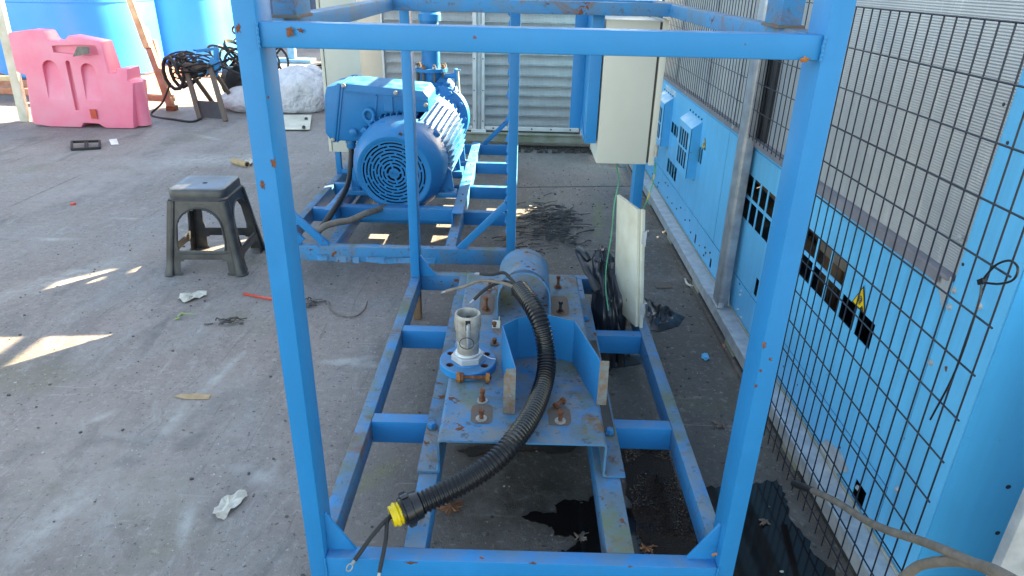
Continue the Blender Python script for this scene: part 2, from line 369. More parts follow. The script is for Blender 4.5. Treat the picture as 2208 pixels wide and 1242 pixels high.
# ================================================================== SETTING
# yard ground: one sheet, fine where it is near, gently uneven
bm = B(); N = 90
xs = [-60+120*i/N for i in range(N+1)]
def warp(t): return 70*math.copysign(abs(t)**2.6, t)
g = [[bm.verts.new((warp(-1+2*i/N), 3+warp(-1+2*j/N), 0)) for j in range(N+1)] for i in range(N+1)]
for i in range(N):
    for j in range(N): bm.faces.new((g[i][j], g[i+1][j], g[i+1][j+1], g[i][j+1]))
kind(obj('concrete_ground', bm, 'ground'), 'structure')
# wet patches
def puddle(name, px, mat, z, jit=.012, seed=0, sub=5):
    P = [GZ(*p, z) for p in px]; out = []
    for i, p in enumerate(P):
        q_ = P[(i+1) % len(P)]
        for k in range(sub):
            w = p.lerp(q_, k/sub); w += Vector((mnoise.noise(w*17+Vector((seed, 0, 0)))+.7*mnoise.noise(w*55), mnoise.noise(w*17+Vector((0, seed, 5)))+.7*mnoise.noise(w*60+Vector((3, 3, 0))), 0))*jit; out.append(w)
    bm = B(); a = [bm.verts.new((w.x, w.y, z)) for w in out]; b = [bm.verts.new((w.x, w.y, 0.0005)) for w in out]
    bm.faces.new(a)
    for i in range(len(a)): bm.faces.new((a[i], b[i], b[(i+1) % len(a)], a[(i+1) % len(a)]))
    bmesh.ops.triangulate(bm, faces=bm.faces)
    return kind(obj(name, bm, mat), 'structure')
puddle('water_puddle', [(1132, 1110), (1165, 1108), (1200, 1112), (1195, 1085), (1240, 1083), (1300, 1072), (1400, 1060), (1520, 1050), (1620, 1045), (1680, 1035), (1700, 1100), (1760, 1200), (1800, 1242), (1850, 1330), (1650, 1330), (1560, 1242), (1400, 1225), (1250, 1215), (1195, 1198), (1220, 1180), (1260, 1165), (1200, 1150), (1195, 1135), (1140, 1122)], 'puddle', .004, jit=.018, seed=3, sub=9)
puddle('wet_grit_patch', [(1335, 965), (1440, 970), (1455, 1020), (1470, 1080), (1500, 1150), (1500, 1205), (1400, 1210), (1375, 1150), (1350, 1040)], 'wetgrit', .008, seed=8)
puddle('wet_patch', [(1250, 960), (1050, 958), (985, 970), (1010, 984), (1060, 976), (1120, 969), (1180, 975), (1240, 969)], 'wetgrit', .004, jit=.018, seed=5, sub=8)
for n_, px in enumerate([[(0, 1190), (110, 1085), (190, 1030), (215, 1060), (120, 1150), (40, 1242)], [(395, 1090), (425, 1088), (412, 1170), (380, 1172)],
                         [(185, 885), (250, 878), (235, 905), (175, 920)], [(430, 830), (505, 765), (520, 775), (450, 850), (380, 930), (350, 930)], [(205, 925), (350, 945), (360, 960), (230, 945)],
                         [(35, 512), (165, 512), (160, 522), (50, 520)], [(420, 290), (480, 302), (450, 306)]]):
    pass
# dirt strip / low plinth under the cooler
bm = B(); P0 = [(1.385, -1.5), (1.385, 4.6), (2.75, 4.6), (2.75, -1.5)]
prism(bm, [(x, y, .001) for x, y in P0], (0, 0, .018))
kind(obj('plinth', bm, 'ground'), 'structure')
bm = B(); n1, n2 = 26, 120                                   # grit lying on the plinth
gg = [[bm.verts.new((1.40+.9*i/n1, -1.2+5.7*j/n2, .021+.02*max(0, mnoise.noise(Vector((i*.9, j*.55, 0)))+.1)*min(1, i/3))) for j in range(n2+1)] for i in range(n1+1)]
for i in range(n1):
    for j in range(n2): bm.faces.new((gg[i][j], gg[i+1][j], gg[i+1][j+1], gg[i][j+1]))
kind(obj('grit_strip', bm, 'soil'), 'structure')
# expansion joints in the slab (shallow dark sealant lines)
for nm, a_, b_ in (('slab_joint', GZ(1125, 404), GZ(1330, 402)),):
    d = (b_-a_)
    o = obj(nm, beam(B(), a_-d*.6+Vector((0, 0, .001)), b_+d*.5+Vector((0, 0, .001)), .008, .004), 'litter'); kind(o, 'structure')

# ================================================================== NEAR SKID FRAME (A)
T, ZB, H, L, WID = .2216, .1416, 1.392, 1.695, 1.0
A = thing('pump_skid', 'empty blue square-tube skid cage in the foreground with bolted base plate', 'skid frame', (.5, .85, 0))
def part(name, bm, mat='blue', par=None, bev=.004, label=None): return obj(name, bm, mat, par or A, bev=bev, label=label)
for x0, y0, z1 in ((0, 0, 1.75), (WID-.04, 0, 1.75), (0, L-.08, H-.04), (WID-.04, L-.08, H-.04)):
    part('post', bx(x0, x0+.04, y0, y0+.08, ZB if y0 == 0 else T, z1), bev=.006)
part('bottom_rail', bx(.04, WID-.04, 0, .04, ZB, T-.002), 'blue')
part('bottom_rail', bx(.04, WID-.04, L-.04, L, ZB, T-.002), 'blue_dirty')
for x0 in (0, WID-.04): part('side_rail', bx(x0, x0+.04, .08, L, ZB, T), 'blue_dirty')
part('top_rail', bx(.04, WID-.04, 0.004, .044, H-.04, H))
part('top_rail', bx(.04, WID-.04, 1.26, 1.30, H-.04, H+.001), 'blue_dirty')
part('top_rail', bx(0, WID, L-.08, L, H-.04, H-.001))
for x0 in (0, WID-.04): part('top_side_rail', bx(x0, x0+.04, .08, L-.08, H-.04, H-.002), 'blue_dirty')
for y0 in (.535, 1.12):
    part('cross_rail', bx(.04, .218, y0, y0+.045, ZB, T-.001)); part('cross_rail', bx(.772, WID-.04, y0, y0+.045, ZB, T-.001))
part('runner', bx(.218, .27, .04, L-.04, ZB, T-.003), 'blue_dirty'); part('runner', bx(.705, .772, .04, L-.04, ZB, T-.003), 'blue_dirty')
for x0, sx in ((.04, 1), (WID-.04, -1)):
    part('gusset', prism(B(), [(x0, .028, T-.004), (x0+sx*.068, .028, T-.004), (x0+sx*.004, .028, T+.105), (x0, .028, T+.105)], (0, .008, 0)), bev=.001)
    part('gusset', prism(B(), [(x0, 1.645, T-.004), (x0+sx*.075, 1.645, T-.004), (x0, 1.645, T+.10)], (0, .008, 0)), bev=.001)
part('stub_post', bx(.018, .060, .145, .245, H-.002, 1.62), 'blue_dirty'); part('stub_post', bx(.952, .994, .195, .285, H-.002, 1.62), 'blue_dirty')
for x0, x1, y0 in ((.018, .060, .145), (.952, .994, .195)):       # rusty weld bead round the stub foot
    part('weld_bead', bx(x0-.004, x1+.004, y0-.005, y0+.095, H-.003, H+.003), 'rustplate', bev=.001)
for x0 in (0.002, WID-.038):
    for y0 in (.03, L-.065): part('foot', bx(x0, x0+.034, y0, y0+.05, 0.001, ZB), 'timber' if y0 > 1 else 'blue_dirty', bev=.002)
# weld seams where rails meet the posts
for p, q_ in (((.04, -.001, H-.04), (.04, -.001, H)), ((WID-.04, -.001, H-.04), (WID-.04, -.001, H)), ((.04, -.002, ZB+.01), (.04, -.002, T)), ((WID-.04, -.002, ZB), (WID-.04, -.002, T+.004)),
              ((WID-.044, .034, T), (WID-.044, .034, T+.10)), ((.044, .034, T), (.044, .034, T+.10)), ((.04, 1.258, H), (.04, 1.258, H-.04)), ((.96, 1.258, H), (.96, 1.258, H-.04))):
    pts = [Vector(p).lerp(Vector(q_), i/6)+Vector((rnd.uniform(-.001, .001), 0, 0)) for i in range(7)]
    part('weld_seam', tube(B(), pts, lambda t: .0024+.0005*math.sin(t*37), 6, 3), 'blue', bev=0)
# rust runs and chips: thin scabs standing on the paint
def scab(p, rx, rz, seed, axis='y', mat='rust', par=None):
    bm = B(); n = 17; rim = []
    for i in range(n):
        a = 2*math.pi*i/n; k = .35+1.5*abs(mnoise.noise(Vector((math.cos(a)*1.7+seed, math.sin(a)*1.7, seed))))+.25*(i % 2)*rnd.random()
        o_ = Vector((math.cos(a)*rx*k, 0, math.sin(a)*rz*k)) if axis == 'y' else (Vector((0, math.cos(a)*rx*k, math.sin(a)*rz*k)) if axis == 'x' else Vector((math.cos(a)*rx*k, math.sin(a)*rz*k, 0)))
        rim.append(bm.verts.new(Vector(p)+o_))
    nrm = {'y': (0, -1, 0), 'x': (-1, 0, 0), 'z': (0, 0, 1)}[axis]
    c = bm.verts.new(Vector(p)+Vector(nrm)*.0016)
    for i in range(n): bm.faces.new((rim[i], rim[(i+1) % n], c))
    return obj('rust_spot', bm, mat, par or A)
for px, py, rx, rz in ((624, 68, .009, .010), (648, 66, .006, .004), (512, 62, .005, .008), (590, 352, .007, .009), (566, 398, .005, .010), (1648, 745, .005, .010), (1641, 800, .004, .005), (1630, 833, .005, .005), (1661, 775, .004, .004),
                       (885, 1213, .016, .005), (1040, 1203, .007, .005), (1150, 1215, .012, .006), (1360, 1222, .008, .003), (1560, 745, .004, .004), (578, 210, .003, .003)):
    p = GY(px, py, -.001); scab((p.x, -.0006, p.z), rx, rz, px*.1)
for px, py in ((1540, 1195), (1735, 128)):
    p = GY(px, py, .0); scab((p.x, -.0005, p.z), .008, .007, px*.3, mat='rust_orange')
# base plate: folded hat channel
PZ = .333
def hat(x0, x1, f, t, ztop, zf):
    """closed outline of a folded hat section"""
    r_ = .012; o_ = []
    def arc(cx, cz, r, a0, a1, n=4):
        return [(cx+r*math.cos(math.radians(a0+(a1-a0)*i/n)), cz+r*math.sin(math.radians(a0+(a1-a0)*i/n))) for i in range(n+1)]
    out = [(x0-f, zf), (x0-f, zf+t)]+[(x0-.006, zf+t)]+[(x0, zf+t+.006)]+arc(x0+r_, ztop-r_, r_, 180, 90)+arc(x1-r_, ztop-r_, r_, 90, 0)+[(x1, zf+t+.006), (x1+.006, zf+t), (x1+f, zf+t), (x1+f, zf)]
    inn = [(x1-t+.005, zf)]+[(x1-t, zf+.006)]+arc(x1-r_, ztop-r_, r_-t, 0, 90)+arc(x0+r_, ztop-r_, r_-t, 90, 180)+[(x0+t, zf+.006), (x0+t-.005, zf)]
    return out+inn
pl = part('base_plate', prism(B(), [(x, .305, z) for x, z in hat(.270, .728, .057, .006, PZ, T+.001)], (0, 1.125, 0)), 'plate', bev=0, label='folded blue base plate with rust stains')
for p in pl.data.polygons: p.use_smooth = False
part('packing_strip', bx(.735, .779, .50, 1.06, T+.007, T+.010), 'bag', pl, bev=.001)
for c, (w, h) in (((.384, .430), (.030, .046)), ((.604, .428), (.032, .044)), ((.640, 1.14), (.034, .085)), ((.365, 1.14), (.028, .09))):
    bm = B(); n = 18; rim = [bm.verts.new((c[0]+w*max(-1, min(1, 1.25*math.cos(2*math.pi*i/n)))*(1+.12*mnoise.noise(Vector((i*.9, c[0]*9, 0)))), c[1]+h*max(-1, min(1, 1.25*math.sin(2*math.pi*i/n))), PZ+.0012)) for i in range(n)]
    bm.faces.new(rim); part('rust_patch', bm, 'rustplate', pl, bev=0)
def bolt(p, h, mat, par, r=.0062, washer='alu', wr=.015, tilt=(0, 0), nut=True, headmat=None, name='bolt'):
    d = Vector((tilt[0], tilt[1], 1)).normalized(); p = Vector(p); bm = B()
    n = 14; prof = []
    for i in range(n): prof += [(h*i/n, r), (h*(i+.5)/n, r*.86)]
    lathe(bm, [(0, 0)]+prof+[(h, r), (h, 0)], p, d, 10)
    lathe(bm, [(0, 0), (0, r*1.45), (.007, r*1.5), (.010, r*1.2), (.010, 0)], p+d*h, d, 6)
    if nut: hexnut(bm, p+d*(.004), d, r*3.4, .008)
    o = obj(name, bm, mat, par)
    wm = obj('washer', lathe(B(), [(0, 0), (0, wr), (.003, wr), (.003, 0)], p, d, 18), washer, o if par is pl or par is None else par) if washer else None
    return o
for px, py, h, mt, nut in ((1038, 903, .020, 'rust', 0), (1040, 865, .030, 'rust', 1), (1208, 908, .026, 'rust', 0), (1203, 620, .040, 'rust', 1), (1208, 672, .034, 'darksteel', 1), (1048, 668, .042, 'rust', 1), (1056, 622, .03, 'rust', 1)):
    p = GZ(px, py, PZ+.001); bolt((p.x, p.y, PZ+.001), h, mt, pl, washer='rust' if py in (620, 668, 672) else 'alu', wr=.016, nut=nut)
for px, py in ((932, 922), (1314, 935), (1262, 690)):
    p = GZ(px, py, T+.008); bolt((p.x, p.y, T+.007), .010, 'blue', pl, r=.008, washer='rustplate', wr=.017)
p = GZ(1205, 873, PZ+.008); st = obj('loose_stud', cyl(B(), p+Vector((-.012, -.010, .0)), p+Vector((.016, .014, .012)), .006, 8), 'rust'); 
tag(st, 'short rusty stud lying tilted beside the rusty patch right of the conduit', 'stud')
tube_b = B(); hexnut(tube_b, p+Vector((.010, .009, .006)), (1.2, 1, .5), .022, .008); hexnut(tube_b, p+Vector((-.012, -.010, .0)), (1.2, 1, .5), .022, .007)
obj('nut', tube_b, 'rust', st)
part('clip_angle', box(bx(.392, .420, .945, 1.0, PZ+.001, PZ+.004), .414, .4172, .99, 1.0, PZ+.0, PZ+.02), 'white_metal', pl, bev=0); 
p = GZ(1066, 704, PZ+.004); bolt((p.x, p.y, PZ+.004), .008, 'rust', pl, washer=None, nut=0)
p = GZ(1066, 742, PZ+.001); bolt((p.x, p.y, PZ+.001), .012, 'rust', pl, washer='rustplate', nut=0)
# arched coupling guard: half pipe on two straight legs
def archprof(r, z0, zc, n=14): return [(-r, z0)]+[(-r*math.cos(math.pi*i/n), zc+r*math.sin(math.pi*i/n)) for i in range(n+1)]+[(r, z0)]
bm = B(); o1 = archprof(.0965, PZ+.0015, .403); i1 = archprof(.0925, PZ+.0015, .403)
cx = .503; rows = []
for y, front in ((1.005, 1), (1.035, .6), (1.065, 0), (1.18, 0), (1.30, 0)):
    def P(x, z): 
        yy = y+ (0 if not front else (.055*max(0, (z-PZ)/.16)))   # side legs run further forward than the crown
        return (cx+x, yy, z)
    rows.append(([bm.verts.new(P(x, z)) for x, z in o1], [bm.verts.new(P(x, z)) for x, z in i1]))
for (oa, ia), (ob, ib) in zip(rows, rows[1:]):
    for i in range(len(oa)-1): bm.faces.new((oa[i], oa[i+1], ob[i+1], ob[i])); bm.faces.new((ia[i], ib[i], ib[i+1], ia[i+1]))
    for k in (0, -1): bm.faces.new((oa[k], ob[k], ib[k], ia[k]))
for oa, ia in (rows[0], rows[-1]):
    for i in range(len(oa)-1): bm.faces.new((oa[i], ia[i], ia[i+1], oa[i+1]))
ag = obj('coupling_guard', bm, 'plate', smooth=True); tag(ag, 'arched half-pipe blue guard with scraped paint at the far end of the base plate', 'guard')
bm = B(); [scab((cx-.02+.05*k, 1.085-.0*k, 0), .01, .004, k, 'z', par=ag) for k in ()]
for dx, dy, rx in ((-.012, .10, .006), (.012, .05, .012), (.030, .035, .010), (.006, .19, .008)):
    z = .403+math.sqrt(.0968**2-dx*dx); scab((cx+dx, 1.07+dy, z+.0003), rx, .006, dx*90, 'z', 'rust', ag)
# folded sheet guard, open towards the viewer
pts = [(.478, .436), (.435, .690), (.482, .740), (.562, .762), (.660, .728), (.716, .492)]
zb, ztp = PZ+.001, .482
bm = B(); t = .003
def offs(P, d):
    out = []
    for i, p in enumerate(P):
        a = Vector(P[max(i-1, 0)]); b = Vector(P[min(i+1, len(P)-1)]); n_ = (b-a).normalized(); out.append((p[0]-n_.y*d, p[1]+n_.x*d))
    return out
ou = offs(pts, t); top = [ztp, ztp, ztp, ztp+.006, ztp, ztp-.002]
prev = None
for (x, y), (x2, y2), z2 in zip(pts, ou, top):
    cur = [bm.verts.new((x, y, zb)), bm.verts.new((x, y, z2)), bm.verts.new((x2, y2, z2)), bm.verts.new((x2, y2, zb))]
    if prev:
        for i in range(4): bm.faces.new((prev[i], prev[(i+1) % 4], cur[(i+1) % 4], cur[i]))
    else: bm.faces.new(cur[::-1])
    prev = cur
bm.faces.new(prev)
sg = obj('sheet_guard', bm, 'blue'); tag(sg, 'folded blue sheet-metal guard standing open-fronted on the base plate around the conduit', 'guard')
obj('flange', prism(B(), [(.444, .434, zb), (.478, .434, zb), (.478, .434, ztp), (.452, .434, ztp-.001), (.444, .434, ztp-.03)], (0, .003, 0)), 'rustedge', sg)
obj('flange', prism(B(), [(.716, .489, zb), (.744, .489, zb), (.742, .489, ztp-.001), (.716, .489, ztp)], (0, .003, 0)), 'rustedge', sg)
obj('rivet', cyl(B(), (.464, .434, .395), (.464, .431, .395), .0035, 8), 'alu', sg)
# flange with cam-and-groove coupling
fc = Vector((.326, .690, PZ+.001))
fl = thing('flanged_hose_coupling', 'blue round pipe flange with silver hose coupling screwed into it', 'coupling', fc)
bm = B(); R0, R1, n = .028, .090, 48; hr = .0105; hp = .066
lathe(bm, [(0, R0), (0, R1), (.021, R1), (.024, R1-.003), (.024, R0), (0, R0)], fc, (0, 0, 1), n)
fd = obj('flange_disc', bm, 'blue', fl, smooth=True)
cut = B()
for a in (30, 150, 215, 325):
    c = fc+Vector((math.cos(math.radians(a))*hp, math.sin(math.radians(a))*hp, 0)); cyl(cut, c+Vector((0, 0, -.01)), c+Vector((0, 0, .04)), .0125, 20)
    obj('hole_lining', lathe(B(), [(.001, 0), (.001, .0123), (.0225, .0123), (.0225, .0110), (.003, .0110), (.003, 0)], c, (0, 0, 1), 20), 'rust', fl)
co_ = obj('cutter', cut, 'blue'); md_ = fd.modifiers.new('b', 'BOOLEAN'); md_.object = co_; md_.solver = 'EXACT'
bpy.context.view_layer.update(); nm_ = bpy.data.meshes.new_from_object(fd.evaluated_get(bpy.context.evaluated_depsgraph_get())); fd.modifiers.clear(); fd.data = nm_
bpy.data.objects.remove(co_)
obj('raised_collar', lathe(B(), [(.024, 0), (.024, .055), (.027, .054), (.027, 0)], fc, (0, 0, 1), 32), 'blue', fl, smooth=True)
obj('hexagon', lathe(B(), [(.027, 0), (.027, .053), (.044, .053), (.046, .049), (.046, 0)], fc, (0, 0, 1), 6, a0=.3, a1=.3+2*math.pi), 'galv_pale', fl)
tp = B()
for k in range(3): lathe(tp, [(.047+.002*k, .034), (.0475+.002*k, .0395-.001*k), (.049+.002*k, .039), (.0495+.002*k, .034)], fc, (.03*k-.03, .02, 1), 24)
obj('thread_tape', tp, 'white', fl, smooth=True)
obj('tape_tail', tube(B(), [fc+Vector(v) for v in ((.034, -.004, .046), (.05, .0, .04), (.070, .002, .028), (.088, .0, .0265))], .0016, 5), 'white', fl)
obj('coupling_body', lathe(B(), [(.046, .0), (.046, .034), (.088, .0345), (.090, .0325), (.096, .0335), (.100, .0365), (.128, .037), (.134, .0395), (.140, .041), (.174, .041), (.184, .040), (.188, .0385), (.188, .034), (.176, .030), (.150, .028), (.150, 0)], fc, (0, 0, 1), 36), 'alu', fl, smooth=True)
rb = B()
for a in range(0, 360, 30): beam(rb, fc+Vector((math.cos(math.radians(a+8))*.0405, math.sin(math.radians(a+8))*.0405, .142)), fc+Vector((math.cos(math.radians(a+8))*.0405, math.sin(math.radians(a+8))*.0405, .172)), .007, .004, up=(math.cos(math.radians(a+8)), math.sin(math.radians(a+8)), 0))
obj('grip_rib', rb, 'alu', fl)
for a in (-85, 95):
    d = Vector((math.cos(math.radians(a)), math.sin(math.radians(a)), 0))
    obj('cam_arm', tube(B(), [fc+d*.042+Vector((0, 0, .168)), fc+d*.0445+Vector((0, 0, .15)), fc+d*.0445+Vector((0, 0, .11)), fc+d*.040+Vector((0, 0, .085))], .0055, 6), 'galv', fl)
    obj('cam_slot', beam(B(), fc+d*.0395+Vector((0, 0, .148)), fc+d*.0395+Vector((0, 0, .181)), .015, .005, up=d), 'dark', fl)
c = fc+Vector((.0, -.047, .108)); rr_ = [c+Vector((math.cos(t_)*.022, -.003-.004*math.sin(t_), math.sin(t_)*.022)) for t_ in [i*2*math.pi/24 for i in range(25)]]
obj('pull_ring', tube(B(), rr_, .0013, 6, 1), 'darksteel', fl)
c = fc+Vector((.002, 0, .172)); obj('plunger', lathe(B(), [(-.02, .004), (0, .007), (.004, .006), (.006, 0)], c, (.1, -.2, 1), 12), 'rubber', fl)
# rusty stud lying in front of the flange
a_, b_ = Vector((.297, .597, PZ+.015)), Vector((.405, .599, PZ+.015))
bm = B(); prof = [(0, 0)]
for i in range(26): prof += [((b_-a_).length*i/26, .0068), ((b_-a_).length*(i+.5)/26, .0056)]
lathe(bm, prof+[((b_-a_).length, 0)], a_, b_-a_, 10)
rs = obj('rusty_stud_bolt', bm, 'rust'); tag(rs, 'long rusty stud bolt with a nut at each end lying in front of the flange', 'stud bolt')
for k in (.0, .090): obj('nut', hexnut(B(), a_+Vector((k, 0, 0)), b_-a_, .031, .012), 'rust_orange', rs)
obj('nut', hexnut(B(), a_+Vector((.013, 0, 0)), b_-a_, .029, .009), 'rust', rs)
# corrugated conduit with wires
cpath = [GZ(*p) for p in ((880, 1098, .285), (930, 1075, .295), (1000, 1040, .315), (1060, 1000, .345), (1108, 950, .372), (1148, 890, .375), (1174, 820, .385), (1178, 765, .43), (1166, 700, .510), (1146, 658, .545), (1120, 622, .55))]
cd = thing('cable_conduit', 'black corrugated conduit curving over the base plate with loose wires at both ends', 'conduit', (cpath[5].x, cpath[5].y, PZ))
sp_ = spline(cpath, 12); tot = sum((b-a).length for a, b in zip(sp_, sp_[1:])); pitch = .0115
# resample evenly
res_ = []; acc = 0; step = pitch/4; target = 0
for a, b in zip(sp_, sp_[1:]):
    l_ = (b-a).length
    while target <= acc+l_: res_.append(a.lerp(b, (target-acc)/l_)); target += step
    acc += l_
nseg = len(res_)
obj('corrugated_tube', tube(B(), res_, lambda t: .0255+(.0035, .0035, -.001, -.001)[int(round(t*(nseg-1))) % 4], 18, 1), 'black', cd, smooth=False)
e0 = res_[0]; d0 = (res_[0]-res_[6]).normalized()
obj('gland', lathe(B(), [(-.030, .030), (-.030, .034), (-.010, .036), (-.008, .041), (.010, .041), (.012, .034), (.018, .034), (.018, 0)], e0, d0, 24), 'black', cd, smooth=True)
gl = B()
for a in range(0, 360, 45):
    s_ = d0.cross(Vector((0, 0, 1))).normalized(); u_ = s_.cross(d0); v_ = s_*math.cos(math.radians(a))+u_*math.sin(math.radians(a))
    beam(gl, e0+v_*.041-d0*.006, e0+v_*.041+d0*.009, .010, .006, up=v_)
obj('grip_lug', gl, 'black', cd)
obj('gland_thread', lathe(B(), [(.018, .027), (.020, .028), (.024, .026), (.028, .030), (.032, .030), (.036, .026), (.044, .026), (.044, .020), (.020, .020)], e0, d0, 20), 'yellow', cd, smooth=True)
we = e0+d0*.04
for k, tgt in enumerate(((765, 1208, .225), (818, 1235, .21))):
    q_ = GZ(*tgt[:2], tgt[2]); mid = we.lerp(q_, .5)+Vector((0, 0, .012))
    w = obj('wire', tube(B(), [we-d0*.03, we+d0*.01, mid, q_], .0052, 8), 'rubber', cd)
    d_ = (q_-mid).normalized()
    obj('cable_lug', beam(B(), q_-d_*.004, q_+d_*.012, .007, .0022), 'alu', w)
    c = q_+d_*.019; obj('lug_eye', tube(B(), [c+d_.cross(Vector((0, 0, 1))).normalized()*.0075*math.cos(t_)+d_*.0085*math.sin(t_) for t_ in [i*math.pi/8 for i in range(17)]], .0017, 6, 1), 'alu', w)
e1 = res_[-1]
for k, (wp, hy) in enumerate((([(1090, 612, .56), (1040, 605, .555), (1000, 618, .53), (962, 628, .50)], 0), ([(1098, 598, .575), (1085, 588, .585), (1060, 592, .58), (1035, 590, .575)], 0), ([(1095, 608, .55), (1070, 612, .545), (1045, 625, .53), (1022, 646, .50)], 0))):
    P_ = [e1-(res_[-1]-res_[-8]).normalized()*.01]+[GZ(*w_) for w_ in wp]
    w = obj('wire', tube(B(), P_, .0055, 8), 'cable_grey' if k == 0 else 'rubber', cd)
    d_ = (P_[-1]-P_[-2]).normalized(); obj('cable_lug', beam(B(), P_[-1]-d_*.003, P_[-1]+d_*.018, .010, .003), 'galv', w)
# bracket frame and beige cabinet on the skid's right side
part('cabinet_bracket', prism(B(), [(.712, 1.313, .914), (.752, 1.313, .914), (.752, 1.313, H-.04), (.712, 1.313, H-.04)], (0, .012, 0)), bev=.001)
part('cabinet_bracket', bx(.712, .718, 1.325, 1.56, .914, H-.04), bev=.001); part('cabinet_bracket', bx(.718, .752, 1.325, 1.56, .914, .920), bev=.001)
part('cabinet_bracket', bx(.666, .712, 1.50, 1.512, .93, H-.04), bev=.001); part('cabinet_bracket', prism(B(), [(.712, 1.33, .92), (.712, 1.50, .93), (.712, 1.50, .99), (.712, 1.33, 0.93)], (-.004, 0, 0)), bev=.0)
cb = thing('control_cabinet', 'beige steel control cabinet hanging at the far right corner of the near skid', 'cabinet', (.86, 1.43, .84))
obj('case', bx(.758, .943, 1.312, 1.56, .840, 1.338), 'beige', cb, bev=.004)
obj('gasket', bx(.943, .951, 1.318, 1.554, .846, 1.332), 'darksteel', cb)
obj('door', bx(.951, .972, 1.308, 1.562, .838, 1.340), 'beige', cb, bev=.003)
obj('hinge', cyl(B(), (.974, 1.304, .873), (.974, 1.304, .915), .007, 10), 'alu', cb); obj('hinge', cyl(B(), (.974, 1.304, 1.25), (.974, 1.304, 1.29), .007, 10), 'alu', cb)
# wires hanging from the cabinet
P_ = [GY(1328, 354, 1.40), GY(1334, 390, 1.40), GY(1325, 440, 1.38), GY(1318, 510, 1.36), GY(1308, 570, 1.34), GY(1306, 620, 1.28), GY(1312, 670, 1.20)]
o = obj('earth_wire', tube(B(), P_, .0028, 7), 'green'); tag(o, 'thin green wire hanging from the beige cabinet down into the black bag', 'wire')
P_ = [GY(1414, 350, 1.34), GY(1411, 375, 1.34), GY(1406, 400, 1.33), GY(1396, 430, 1.32), GY(1386, 455, 1.28), GY(1378, 490, 1.24)]
o = obj('earth_wire', tube(B(), P_, .003, 7), 'green'); tag(o, 'green and yellow wire hanging from the cabinet door behind the white panel', 'wire')
for k in range(3): obj('yellow_stripe', tube(B(), spline(P_, 6)[6+k*9:10+k*9], .0034, 7, 1), 'greeny', o)
# leaning white cabinet door
a_, b_ = GZ(1352, 707, T+.004), GZ(1378, 710, T+.004)
yb = 1.19; quad = [GY(1378, 709, yb), GY(1380, 463, yb+.02), GY(1331, 455, yb+.13), GY(1333, 662, yb+.13)]
bq = [Vector((.957, yb, .226)), Vector((.921, yb+.02, .70)), Vector((.868, 1.39, .70)), Vector((.895, 1.37, .226))]
n_ = (bq[1]-bq[0]).cross(bq[3]-bq[0]).normalized()
dp = thing('cabinet_door', 'loose off-white cabinet door leaning upright on the skid over the black bag', 'door panel', (.93, 1.25, .22))
obj('panel', prism(B(), bq, n_*.012), 'white_metal', dp, bev=.0015)
e_ = (bq[0]-bq[3]).normalized()
obj('folded_edge', prism(B(), [bq[0], bq[1], bq[1]+e_*.016, bq[0]+e_*.016], n_*-.012), 'white_metal', dp, bev=.001)
for t_ in (.74, .13):
    c = bq[0].lerp(bq[1], t_)+e_*.018
    h_ = obj('hinge', box(B(), c.x-.004, c.x+.010, c.y-.008, c.y, c.z, c.z+.045), 'galv_pale', dp)
    obj('hinge_pin', tube(B(), [c+Vector((.010, -.006, -.01)), c+Vector((.010, -.006, .05)), c+Vector((.018, -.006, .05))], .003, 6, 1), 'galv_pale', h_)
sd_ = -1 if n_.dot(CAM-bq[0]) > 0 else 1
fc_ = n_*(.0125 if n_.dot(CAM-bq[0]) > 0 else -.0008)
for (s_, t_) in ((.5, .52), (.72, .50), (.6, .24), (.58, .05)):
    c = bq[0].lerp(bq[1], t_+.12).lerp(bq[3].lerp(bq[2], t_+.12), 1-s_*1.0)
    obj('slot', beam(B(), c+fc_-Vector((0, 0, .007)), c+fc_+Vector((0, 0, .007)), .004, .0008, up=n_), 'dark', dp)

# black bags
def film(c, rx, ry, rz, seed, zmin, label, mat='bag', sub=5, cat='plastic bag', amp=.35, crease=.5):
    o = obj('plastic_bag' if cat == 'plastic bag' else 'sack', blob(c, rx, ry, rz, seed, amp, sub, 1.3, zmin, crease), mat, smooth=True); return tag(o, label, cat)
bg_ = B()
def fold_bag(bm, prof, seed, n=90, m=30):
    """gathered bag: profile of (centre x, y, z, rx, ry) with sharp radial folds"""
    rows = []
    P_ = prof
    for k in range(m+1):
        t = k/m*(len(P_)-1); i = min(int(t), len(P_)-2); f = t-i; f = f*f*(3-2*f)
        a = [P_[i][j]*(1-f)+P_[i+1][j]*f for j in range(5)]; row = []
        for j in range(n):
            th = 2*math.pi*j/n
            q3 = Vector((math.cos(th)*1.15, math.sin(th)*1.15, a[2]*2.6+seed)); q3 += Vector((mnoise.noise(q3*1.3), mnoise.noise(q3*1.3+Vector((7, 1, 2))), mnoise.noise(q3*1.3+Vector((2, 9, 4)))))*.6
            w_ = (.45-abs(mnoise.noise(q3)))*1.15+(.3-abs(mnoise.noise(q3*2.1)))*.35
            r_ = .62+w_*.62
            row.append(bm.verts.new((a[0]+math.cos(th)*a[3]*r_, a[1]+math.sin(th)*a[4]*r_, max(.004, a[2]+.02*mnoise.noise(Vector((th*2, k*.5, seed)))))))
        rows.append(row)
    for a, b in zip(rows, rows[1:]):
        for j in range(n): bm.faces.new((a[j], a[(j+1) % n], b[(j+1) % n], b[j]))
    bm.faces.new(rows[0][::-1]); bm.faces.new(rows[-1]); return bm
o = obj('plastic_bag', fold_bag(B(), [(.875, 1.38, .004, .075, .20), (.865, 1.36, .14, .085, .17), (.850, 1.38, .30, .070, .13), (.835, 1.44, .40, .052, .085), (.83, 1.47, .44, .02, .03)], 3), 'bag', smooth=True)
